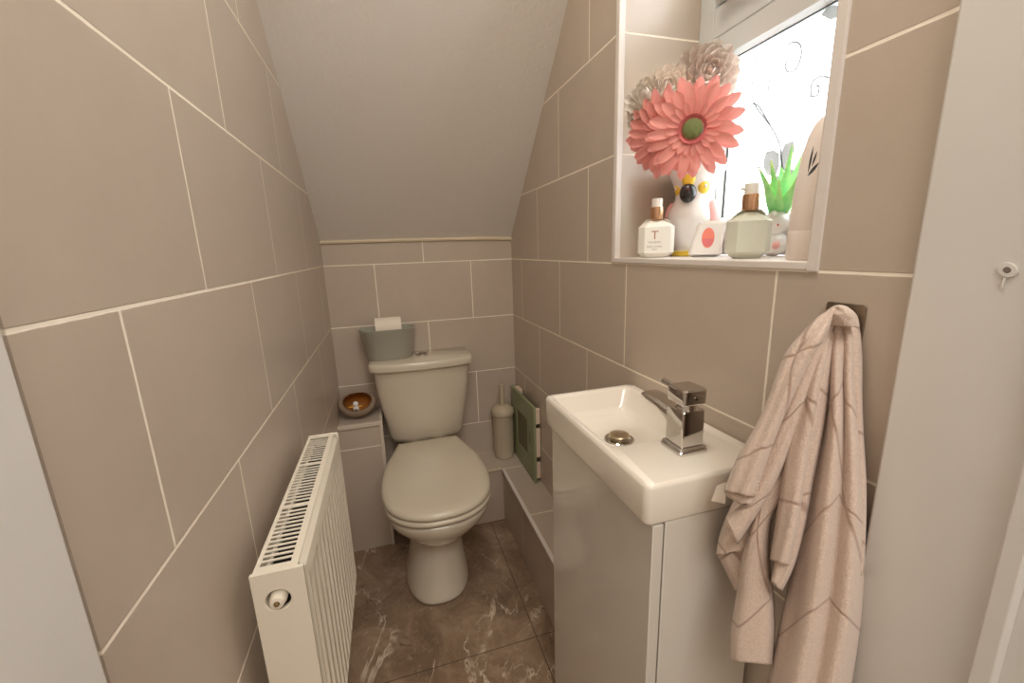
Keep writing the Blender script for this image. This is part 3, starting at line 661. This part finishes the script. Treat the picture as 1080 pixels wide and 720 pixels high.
loft(bm, [rrect(tx-q+.001, tx+q-.001, ty-q+.001, ty+q-.001, .005, zl), rrect(tx-q, tx+q, ty-q, ty+q, .005, zl+.002), rrect(tx-q, tx+q, ty-q, ty+q, .005, zl+.022), rrect(tx-q+.002, tx+q-.002, ty-q+.002, ty+q-.002, .005, zl+.025)])
hd = obj('handle', bm, M['chrome'], tap, angle=30)
bm = B(); tube(bm, [(tx, ty+.018, zl+.014), (tx, ty+.040, zl+.0155), (tx, ty+.058, zl+.0165)], .0050, 16); obj('lever', bm, M['chrome'], hd)
bm = B(); tube(bm, [(tx, ty-q+.001, zl+.010), (tx, ty-q-.001, zl+.010)], .0028, 14); obj('grub_screw', bm, M['steel'], hd)

# ------------------------------------------------------------------ hook plate and towel
hk = thing('towel_hook', 'square brushed-steel hook plate stuck on the tiles, holding the towel', 'hook', (W, .371, 1.128))
bm = B(); r_ = rrect(.3475, .3945, 1.099, 1.158, .004, 0)
loft(bm, [[V((W-.0005, p.x, p.y)) for p in r_], [V((W-.0025, p.x, p.y)) for p in r_]]); bmesh.ops.recalc_face_normals(bm, faces=bm.faces); obj('plate', bm, M['steel'], hk, bevel=.0005)
bm = B(); tube(bm, [(W-.002, .371, 1.120), (W-.016, .371, 1.116), (W-.030, .371, 1.118), (W-.036, .371, 1.130)], .006, 12); obj('peg', bm, M['steel'], hk)
tw_ = thing('hand_towel', 'dusty beige quilted towel hanging in folds from the steel hook', 'towel', (.73, .36, .85))
TN = V((.818, .575, -.12)); TD = .682
bm = B(); uvl = bm.loops.layers.uv.new('uv')
def ribbon(Lp, Rp, off, bulge, folds=0, famp=0.0, ph=0.0, nu=26, k=8, u0=0.0):
    Lc, Rc = catmull(Lp, k), catmull(Rp, k); G = []; nv = len(Lc)
    for j in range(nv):
        row = []
        for i in range(nu+1):
            u = i/nu
            px = Lc[j][0]*(1-u)+Rc[j][0]*u; py = Lc[j][1]*(1-u)+Rc[j][1]*u
            t_ = j/(nv-1)
            o_ = off*1.35 + 1.5*bulge*(math.sin(PI*u)**.5)*(0.45+.55*min(1, t_*3)) - .004
            o_ -= .022*abs(2*u-1)**7
            if folds: o_ += famp*math.sin(2*PI*folds*u+ph+1.2*t_)*min(1, .3+t_*2)
            o_ += .0006*math.sin(11*u+13*t_+ph)
            p = on_plane(px, py, TN, TD-o_)
            if p.x > W-.004: p.x = W-.004
            row.append(bm.verts.new(p))
        G.append(row)
    w = (G[-1][-1].co-G[-1][0].co).length; acc = 0; vv = [0]
    for j in range(1, nv): acc += (G[j][nu//2].co-G[j-1][nu//2].co).length; vv.append(acc)
    for j in range(nv-1):
        for i in range(nu):
            f = bm.faces.new((G[j][i], G[j+1][i], G[j+1][i+1], G[j][i+1]))
            for lp, (jj, ii) in zip(f.loops, ((j, i), (j+1, i), (j+1, i+1), (j, i+1))): lp[uvl].uv = (u0+w*ii/nu*1.15, vv[jj]+u0*2)
# layers from the wall outwards
ribbon([(884,328),(890,350),(893,390),(897,440),(902,480),(906,515),(907,560),(905,620)], [(893,324),(904,340),(908,372),(908,412),(909,450),(912,505),(912,545),(910,590)], .0, .010, u0=.3)
ribbon([(869,338),(868,365),(868,400),(866,440),(856,490),(846,540),(836,600),(828,640),(817,690),(808,732)], [(896,332),(901,365),(901,400),(904,440),(909,490),(912,535),(911,590),(908,640),(902,690),(893,740)], .008, .020, 2.2, .0100, 1.9, nu=80, u0=.0)
ribbon([(770,590),(757,584),(762,594),(768,606),(776,622)], [(800,560),(800,575),(800,590),(800,605),(800,625)], -.004, .004, u0=.5)
ribbon([(792,495),(775,528),(765,550),(759,568),(756,585)], [(808,500),(803,530),(800,556),(793,575),(783,579)], .002, .006, 1, .002, 0, u0=.45)
ribbon([(845,440),(826,485),(806,520),(793,552),(784,585),(778,625),(772,665),(771,696)], [(858,440),(848,485),(828,520),(813,548),(811,585),(814,625),(816,665),(814,700)], .014, .008, .5, .003, 1, u0=.11)
ribbon([(868,350),(862,390),(855,430),(846,470),(836,520),(826,560),(818,592),(814,614)], [(880,350),(876,390),(871,430),(866,462),(857,505),(850,545),(838,592),(824,622)], .022, .010, 1, .004, 0, u0=.22)
ribbon([(866,345),(856,372),(846,400),(838,440),(828,485),(822,530),(817,565),(813,590)], [(878,342),(873,370),(867,400),(860,440),(853,480),(847,520),(842,555),(832,596)], .028, .010, 1, .004, 2, u0=.07)
ribbon([(870,335),(850,380),(825,440),(802,495),(785,530),(766,546)], [(880,340),(864,380),(845,436),(826,490),(806,528),(777,573)], .032, .007, u0=.38)
ribbon([(874,329),(862,336),(845,354),(827,378),(806,434),(778,485),(765,518)], [(882,324),(874,345),(866,362),(849,392),(822,450),(807,492),(797,524)], .042, .010, 1.3, .004, 1, u0=.02)
ribbon([(797,524),(795,527),(792,530)], [(765,518),(770,524),(782,531)], .044, .002, k=3, u0=.02)
# crown over the hook
ribbon([(870,340),(872,330),(880,324),(886,323)], [(905,345),(902,333),(893,325),(886,323)], .036, .012, u0=.4)
obj('cloth', bm, M['towel'], tw_, solid=.0035, angle=180)
# stitched hem along the outer edge
def on_t(px, py, off): return on_plane(px, py, TN, TD-off)
bm = B()
hem = catmull([(872,348),(862,368),(846,396),(833,424),(820,452),(806,490),(797,522)], 10)
for i in range(len(hem)-1):
    a = on_t(*hem[i], .058); tube(bm, [a, on_t(hem[i][0]-4.2, hem[i][1]-.8, .065)], .0011, 6)
obj('stitched_hem', bm, M['hem'], tw_)
bm = B(); P = [on_t(*p, .018) for p in ((766,508),(756,512),(750,528),(765,531))]
vs = [bm.verts.new(p) for p in P]; bm.faces.new(vs); obj('care_label', bm, M['paper'], tw_, solid=.0006, smooth=False, label='white care label')

# ------------------------------------------------------------------ things on the sill
def faceted(bm, c, w, d, h, ch, rot):
    mt = Matrix.Translation(V(c)) @ Matrix.Rotation(rot, 4, 'Z')
    def ring(z, i, j): 
        return [mt @ V(p) for p in ((w-j, -d+i, z), (w-i, -d+j, z), (w-i, d-j, z), (w-j, d-i, z), (-w+j, d-i, z), (-w+i, d-j, z), (-w+i, -d+j, z), (-w+j, -d+i, z))]
    loft(bm, [ring(0, ch, ch*1.6), ring(ch*.9, 0, ch*.9), ring(h-ch*1.4, 0, ch*.9), ring(h-ch*.35, ch*1.0, ch*2.0), ring(h, ch*1.5, ch*2.4)]); return mt
def pump(par, c, h, mt, cm, s=1.0, nz=.018):
    z = c[2]+h
    b = B(); lathe(b, (c[0], c[1], z-.001), [(.014*s, 0), (.0145*s, .001), (.0145*s, .028*s), (.012*s, .0285*s)], 28); obj('collar', b, cm, par)
    b = B(); lathe(b, (c[0], c[1], z+.024*s), [(.012*s, 0), (.012*s, .018*s), (.0115*s, .0215*s), (.0095*s, .0225*s)], 24)
    p0 = mt @ V((0, 0, h+.037*s)); p1 = mt @ V((-nz*s, 0, h+.038*s)); tube(b, [p0, p0.lerp(p1, .5), p1], .0046*s, 10, .6); obj('pump_head', b, M['bottle'] if cm is M['copper'] else cm, par)
# lotion bottle with T
c1 = V((.822, .828, SILL)); a1 = math.radians(-24)
b1 = thing('lotion_bottle', 'faceted white pump bottle printed with a copper T, left end of the window sill', 'pump bottle', c1)
bm = B(); mt1 = faceted(bm, c1, .0385, .018, .083, .012, a1); bd = obj('bottle', bm, M['bottle'], b1, smooth=False, bevel=.001)
pump(b1, c1, .083, mt1, M['copper'], .95, nz=.004)
face = mt1 @ Matrix.Translation((-.006, -.0182, 0)) @ Matrix.Rotation(PI/2, 4, 'X')
obj('letter_print', text_bm('T', .026, face @ Matrix.Translation((0, .040, 0))), M['print'], b1, smooth=False)
ln = text_bm('THE BODY', .0058, face @ Matrix.Translation((0, .0315, 0)))
for s_, z in (('BODY LOTION', .0225), ('250ml', .0165)):
    t2 = text_bm(s_, .0048, face @ Matrix.Translation((0, z, 0))); mm = bpy.data.meshes.new('x'); t2.to_mesh(mm); ln.from_mesh(mm); t2.free()
obj('small_print', ln, M['greyprint'], b1, smooth=False)
# second bottle, plain
c2 = V((.832, .585, SILL)); a2 = math.radians(-30)
b2 = thing('lotion_bottle', 'larger milky-green faceted pump bottle, left of the cat planter', 'pump bottle', c2)
bm = B(); mt2 = faceted(bm, c2, .0335, .020, .080, .013, a2); obj('bottle', bm, M['bottle2'], b2, smooth=False, bevel=.001)
pump(b2, c2, .080, mt2, M['copper'], .92)
# air freshener with oval window
c3 = V((.862, .712, SILL))
af = thing('air_freshener', 'white air freshener block with an oval coral gel window, in front of the cockatoo vase', 'air freshener', c3)
mt3 = Matrix.Translation(c3) @ Matrix.Rotation(math.radians(-42), 4, 'Z') @ Matrix.Rotation(math.radians(-12), 4, 'X')
bm = B()
def afr(z, sh, w=.030, d=.014, r=.008): return [mt3 @ V((p.x+sh, p.y, z)) for p in rrect(-w, w, -d, d, r, 0)]
loft(bm, [afr(.003, -.004, .026), afr(.007, -.004, .031), afr(.03, -.001, .029), afr(.052, .003, .027), afr(.062, .006, .028), afr(.068, .008, .026), afr(.070, .009, .020)])
obj('casing', bm, M['white'], af, angle=50)
bm = B(); loft(bm, [[mt3 @ V((.0115*math.cos(t)+.0, -.0142+e, .036+.020*math.sin(t))) for t in [2*PI*i/32 for i in range(32)]] for e in (.001, -.0008)]); bmesh.ops.recalc_face_normals(bm, faces=bm.faces); obj('gel_window', bm, M['salmon'], af)
bm = B(); loft(bm, [[mt3 @ V((.0102*math.cos(t), -.0152+e, .034+.016*math.sin(t))) for t in [PI+PI*i/16 for i in range(17)]] for e in (.0004, -.0004)]); bmesh.ops.recalc_face_normals(bm, faces=bm.faces); obj('gel', bm, M['coral_in'], af)

# parrot vase
vc = V((.929, .840, SILL))
vs_ = thing('parrot_vase', 'white cockatoo-shaped ceramic vase with black beak and yellow cheeks, on the sill', 'vase', vc)
prof = [(.036, 0), (.040, .002), (.040, .010), (.037, .013), (.041, .022), (.052, .045), (.058, .070), (.058, .092), (.050, .112), (.043, .126), (.042, .140), (.046, .155), (.053, .170), (.064, .188), (.068, .195), (.066, .196), (.055, .180), (.040, .150), (.038, .13), (.05, .08), (.03, .02)]
bm = B(); pp = catmull(prof, 2); rings = []
for r, z in pp: rings.append([vc + V((r*1.0*math.cos(2*PI*i/48), r*.95*math.sin(2*PI*i/48), z)) for i in range(48)])
loft(bm, rings); bmesh.ops.recalc_face_normals(bm, faces=bm.faces); obj('body', bm, M['white'], vs_, angle=60)
fd = (V((CAM.x, CAM.y, 0)) - V((vc.x, vc.y, 0))).normalized(); fd = (Matrix.Rotation(math.radians(-17), 3, 'Z') @ fd); sd = V((0, 0, 1)).cross(fd)  # facing, its left
bm = B(); lathe(bm, vc, [(.041, 0), (.0425, .002), (.0425, .010), (.041, .012)], 40); obj('foot', bm, M['yellow'], vs_)
rotf = Matrix((sd, -fd, V((0, 0, 1)))).transposed()
bm = B(); sphere(bm, vc+fd*.047+V((0, 0, .137)), .019, (.95, .85, 1.1), rot=rotf); obj('beak', bm, M['black'], vs_)
bm = B(); sphere(bm, vc+fd*.047+V((0, 0, .176)), .017, (.9, .5, 1.7), rot=Matrix.Rotation(0, 3, 'Z') @ rotf); obj('crest', bm, M['yellow'], vs_)
for s in (-1, 1):
    dct = (fd*.72+sd*s*.70).normalized(); sdt = V((0, 0, 1)).cross(dct); rr_ = Matrix((sdt, -dct, V((0, 0, 1)))).transposed()
    bm = B(); sphere(bm, vc+dct*.036+V((0, 0, .152)), .018, (.85, .6, 1.05), rot=rr_); ck = obj('cheek', bm, M['yellow'], vs_)
    bm = B(); sphere(bm, vc+dct*.0462+V((0, 0, .150)), .0035); obj('eye_white', bm, M['white'], ck)
    bm = B(); sphere(bm, vc+dct*.0492+V((0, 0, .150)), .0014); obj('pupil', bm, M['black'], ck)
    dw = (fd*.30+sd*s*.95).normalized(); sw = V((0, 0, 1)).cross(dw); rw = Matrix((sw, -dw, V((0, 0, 1)))).transposed()
    bm = B(); sphere(bm, vc+dw*.047+V((0, 0, .080)), .021, (.9, .75, 2.0), rot=rw); obj('wing', bm, M['pink'], vs_, label='pink-tinted wing')

# flowers
def petal(bm, base, d, up, L, w, curl=0.2, cup=0.15, seg=9, tip=0.35, nu=4):
    d = d.normalized(); s = d.cross(up).normalized(); up = s.cross(d).normalized(); rows = []
    for j in range(seg+1):
        t = j/seg; ww = w*(.38+.62*min(1, t/.55)**.9)*(1 if t < .68 else math.sqrt(max(.0, 1-((t-.68)/.325)**2))*(1-tip*.25*(t-.68)/.32))
        c = base + d*(L*t) + up*(curl*L*t*t)
        rows.append([bm.verts.new(c + s*(ww*(2*i/nu-1)) + up*(cup*ww*((2*i/nu-1)**2))) for i in range(nu+1)])
    for a, b in zip(rows, rows[1:]):
        for i in range(nu): bm.faces.new((a[i], a[i+1], b[i+1], b[i]))
def frame_of(n):
    n = n.normalized(); x = n.orthogonal().normalized(); return n, x, n.cross(x)
def gerbera(c, nrm, R, label):
    c = V(c); n, x, y = frame_of(V(nrm)); rnd = random.random
    t = thing('gerbera_flower', label, 'flower', c, 'artificial gerberas in the cockatoo vase')
    for nm, cnt, r0, L, w, lift, crl, hh, mat in (('outer_petals', 19, .22, .80, .118, .02, -.05, -.05, 'coral'), ('middle_petals', 18, .22, .66, .110, .16, -.10, -.01, 'coral'), ('inner_petals', 20, .24, .30, .062, .34, -.12, .02, 'coral')):
        bm = B()
        for k in range(cnt):
            a = 2*PI*(k+.35*rnd())/cnt; dr = x*math.cos(a)+y*math.sin(a)
            d = dr + n*(lift+.10*(rnd()-.5)); petal(bm, c+dr*(r0*R)+n*(hh*R), d, n, R*L*(.92+.14*rnd()), R*w, crl*(.6+.8*rnd()), .35)
        obj(nm, bm, M[mat], t, angle=180)
    bm = B()
    for k in range(60):
        a = 2*PI*(k+rnd()*.5)/60; dr = x*math.cos(a)+y*math.sin(a); petal(bm, c+dr*(.22*R)+n*(.03*R), dr*.5+n, dr, R*.13, R*.02, .1, .2, 3, nu=2)
    obj('fringe', bm, M['coral_in'], t, angle=180)
    bm = B()
    R3 = Matrix((x, y, n)).transposed(); sphere(bm, c+n*(.05*R), .21*R, (1, 1, .65), rot=R3)
    for k in range(90):
        r = .20*R*math.sqrt(k/90); a = k*2.39996; dr = x*math.cos(a)+y*math.sin(a); sphere(bm, c+dr*r+n*((.05+.13*math.sqrt(max(0, 1-(k/90)**1.0)))*R), .014*R, u=6, v=4)
    obj('centre', bm, M['greenc'], t)
    bm = B(); e = vc+V((0, 0, .18)); e2 = c-n*.02; tube(bm, [e2, e2.lerp(e, .5)-n*.01, e], .0028, 8); obj('stem', bm, M['stem'], t)
    return t
def dahlia(c, nrm, R, mat, cnt, label, name='dahlia_flower', cover=1.85, pl=.46, pw=.19):
    c = V(c); n, x, y = frame_of(V(nrm)); t = thing(name, label, 'flower', c, None)
    bm = B(); rnd = random.random
    for k in range(cnt):
        f = (k+.5)/cnt; th = cover*math.sqrt(f); a = k*2.39996
        dr = x*math.cos(a)+y*math.sin(a); d = n*math.cos(th)+dr*math.sin(th)
        s = .55+.45*f; up = (n*math.sin(th)*-1+dr*math.cos(th))
        base = c + d*(R*(.42+.06*rnd())) 
        petal(bm, base, d*1.0+n*.15+dr*.12, n*math.cos(th+.0)*.2+up*-1+V((0,0,0.0001)), R*pl*(.8+.4*rnd())*(.8+.3*f), R*pw*(.75+.35*f), .40, .75, 8, .25)
    obj('petals', bm, M[mat], t, angle=180)
    bm = B(); sphere(bm, c, R*.42); obj('core', bm, M[mat], t)
    bm = B(); e = vc+V((0, 0, .18)); tube(bm, [c-n*.02, (c-n*.02).lerp(e, .5), e], .0028, 8); obj('stem', bm, M['stem'], t)
    return t
tocam = lambda p: (CAM-V(p)).normalized()
p1 = V((.812, .715, 1.446)); gerbera(p1, tocam(p1)+V((.02, 0, .10)), .088, 'big coral gerbera facing the door, right-hand of the two')
p2 = V((.800, .785, 1.452)); gerbera(p2, tocam(p2)*.8+V((-.60, .05, -.30)), .084, 'coral gerbera turned to the left, behind the big coral one')
p3 = V((.905, .80, 1.570)); dahlia(p3, tocam(p3)+V((.2, 0, .3)), .068, 'greyp', 72, 'large grey pompon dahlia at the top of the bouquet')
p4 = V((.802, .835, 1.522)); dahlia(p4, tocam(p4)*.5+V((-.55, -.05, .5)), .058, 'greyp2', 66, 'pale grey pompon dahlia at the left of the bouquet, by the tiled reveal')
p5 = V((.835, .83, 1.545)); dahlia(p5, tocam(p5)+V((0, 0, .5)), .050, 'cream', 70, 'cream flower half hidden between the coral and grey blooms', 'cream_flower', pl=.6, pw=.22)

# cat planter with aloe
pc = V((.934, .625, SILL))
cp = thing('cat_planter', 'white animal-shaped ceramic planter with pink markings, between pump bottle and tall bottle', 'plant pot', pc)
bm = B(); sphere(bm, pc+V((0, 0, .0225)), .0235, (1.25, .95, .95)); sphere(bm, pc+V((-.004, -.004, .060)), .024, (1.0, .9, .95)); sphere(bm, pc+V((-.028, .012, .014)), .014, (1.2, 1, .95)); sphere(bm, pc+V((-.018, -.012, .074)), .008, (1, .6, 1)); sphere(bm, pc+V((.012, -.010, .076)), .008, (1, .6, 1))
obj('body', bm, M['white'], cp)
cf_ = tocam(pc); cf_.z = 0; cf_.normalize(); cs_ = V((0, 0, 1)).cross(cf_)
def mark(nm, s, z, r, mat, sc_=(1, 1, 1), f=.0225):
    b = B(); sphere(b, pc+cf_*f+cs_*s+V((0, 0, z)), r, sc_, u=12, v=8); return obj(nm, b, M[mat], cp)
mark('nose', .004, .056, .0022, 'red', f=.026); mark('eyelid', -.010, .064, .0025, 'black', (1, 1, .35), f=.0235); mark('pink_spot', .004, .020, .0075, 'pink', f=.0215); mark('pink_patch', -.022, .018, .011, 'pink', (1, 1, 1.2), f=.015)
bm = B()
for k in range(5): sphere(bm, pc+cs_*(-.010+.005*k)+cf_*.008+V((0, 0, .0835)), .0018, u=8, v=6)
obj('crown_marks', bm, M['black'], cp)
al = thing('aloe_plant', 'bright green artificial aloe growing from the animal planter', 'plant', pc+V((.006, 0, .075)))
bm = B(); a0 = pc+V((.006, 0, .068))
up = V((0, 0, 1))
def leafa(tip, w=.0085, sag=.0):
    d = tip-a0; L = d.length; d.normalize(); s = d.cross(cf_).normalized(); nn = s.cross(d); n = 9; rings = []
    for j in range(n+1):
        t = j/n; ww = w*(1-t)**.75*(.75+.5*math.sin(PI*min(1, t*1.6))) + .0003; c = a0+d*(L*t)+V((0, 0, sag*math.sin(PI*t)))
        rings.append([c+s*(ww), c+nn*(ww*.22)-s*0, c-s*(ww), c-nn*(ww*.42)])
    loft(bm, rings)
    for j in range(2, n*2):      # teeth along both edges
        t = j/(n*2); ww = w*(1-t)**.75*(.75+.5*math.sin(PI*min(1, t*1.6))); c = a0+d*(L*t)+V((0, 0, sag*math.sin(PI*t)))
        for q in (1, -1):
            e = c+s*(ww*q); vv = [bm.verts.new(p) for p in (e-d*.0012, e+d*.0012, e+s*(q*.0018)+d*.001)]; bm.faces.new(vv)
def atp(px, py, y): return on_plane(px, py, V((0, 1, 0)), y)
for px, py, y, w, sg in ((800,176,.60,.0085,.004),(813,168,.62,.009,.003),(836,152,.63,.010,0),(853,148,.62,.010,0),(806,186,.585,.008,-.002),(822,188,.57,.007,0),(846,178,.55,.008,0),(862,160,.65,.009,0),(826,160,.68,.009,0),(842,165,.70,.009,0)):
    leafa(atp(px, py, y), w*1.25, sg)
bmesh.ops.recalc_face_normals(bm, faces=bm.faces)
obj('leaves', bm, M['aloe'], al, angle=40)
# small black-nosed thing behind the bottle
dk = thing('pink_figurine', 'pink and white figurine with a black top, half hidden behind the milky-green bottle', 'figurine', (.905, .660, SILL))
bm = B(); lathe(bm, (.905, .660, SILL), [(.016, 0), (.019, .004), (.018, .022), (.012, .034), (.006, .038)], 24); obj('body', bm, M['pink'], dk)
bm = B(); sphere(bm, (.905, .658, SILL+.044), .0085); obj('black_top', bm, M['black'], dk)
# tall bottle with leaf print
tb = V((.812, .462, SILL))
tl = thing('tall_bottle', 'tall pale beige bottle with a dark leaf print, at the right end of the sill', 'bottle', tb)
bm = B()
def tr(z, w, d, sh=0): return [V((tb.x+sh+w*math.cos(2*PI*i/40), tb.y+d*math.sin(2*PI*i/40), tb.z+z)) for i in range(40)]
loft(bm, [tr(.0, .024, .020), tr(.003, .0265, .022), tr(.04, .0265, .022), tr(.0405, .0262, .0218), tr(.041, .0265, .022), tr(.10, .0250, .021, .002), tr(.14, .0225, .019, .005), tr(.165, .019, .016, .008), tr(.180, .014, .012, .010), tr(.188, .008, .007, .011), tr(.190, .003, .003, .011)])
obj('body', bm, M['tall'], tl, angle=60)
bm = B()
from mathutils.bvhtree import BVHTree
bb = B()
loft(bb, [tr(.0, .024, .020), tr(.003, .0265, .022), tr(.10, .0250, .021, .002), tr(.14, .0225, .019, .005), tr(.165, .019, .016, .008), tr(.188, .008, .007, .011)]); bv = BVHTree.FromBMesh(bb)
def pr_leaf(a, b, w):
    A_, B_ = V(a), V(b); d = (B_-A_); n = V((-d.y, d.x)).normalized(); up_, dn = [], []
    for i in range(13):
        t = i/12; c = A_+d*t; hw_ = w*math.sin(PI*t)
        for lst, s in ((up_, 1), (dn, -1)):
            r = ray(*(c+n*(s*hw_))).normalized(); hit = bv.ray_cast(CAM, r)
            if hit[0] is None: return
            lst.append(hit[0]-r*.0006)
    for i in range(12):
        try: bm.faces.new([bm.verts.new(p) for p in (up_[i], up_[i+1], dn[i+1], dn[i])])
        except Exception: pass
pr_leaf((851.5, 186), (864, 171), 1.6); pr_leaf((852, 183), (858, 154), 1.1); pr_leaf((856, 176), (862, 159), 1.0)
if len(bm.faces): obj('leaf_print', bm, M['leafprint'], tl, solid=.0003, smooth=False)

# ------------------------------------------------------------------ light
lc = (.39, .50, 2.42)
lt = thing('ceiling_light', 'round white flush ceiling light above the doorway end of the room', 'ceiling light', lc)
bm = B(); lathe(bm, lc, [(.05, .038), (.12, .036), (.13, .025), (.12, .0), (.08, -.025), (.02, -.035)], 32); obj('shade', bm, M['white'], lt)
def area(name, loc, rot, size, sy, power, col, shape='RECTANGLE'):
    L = bpy.data.lights.new(name, 'AREA'); L.energy = power; L.color = col; L.shape = shape; L.size = size; L.size_y = sy
    o = bpy.data.objects.new(name, L); COL.objects.link(o); o.location = V(loc)+V((0, 0, DZ)); o.rotation_euler = rot; return o
area('ceiling_lamp_light', (.39, .50, 2.37), (0, 0, 0), .22, .22, 4.6, (1, .92, .78))
area('hall_lamp_light', (.40, -.85, 2.40), (0, 0, 0), .9, .9, 23, (1, .955, .89))
wd = bpy.data.worlds.new('world'); sc.world = wd; wd.use_nodes = True
wt = wd.node_tree; bg = wt.nodes['Background']; bg.inputs[0].default_value = (.92, .97, 1.0, 1); bg.inputs[1].default_value = 8.0
sc.view_settings.view_transform = 'Standard'; sc.view_settings.look = 'None'; sc.view_settings.gamma = 1; sc.view_settings.exposure = 0.22
sc.view_settings.use_curve_mapping = False
sc.cycles.max_bounces = 10; sc.cycles.diffuse_bounces = 6; sc.cycles.use_denoising = True; sc.cycles.sample_clamp_indirect = 6
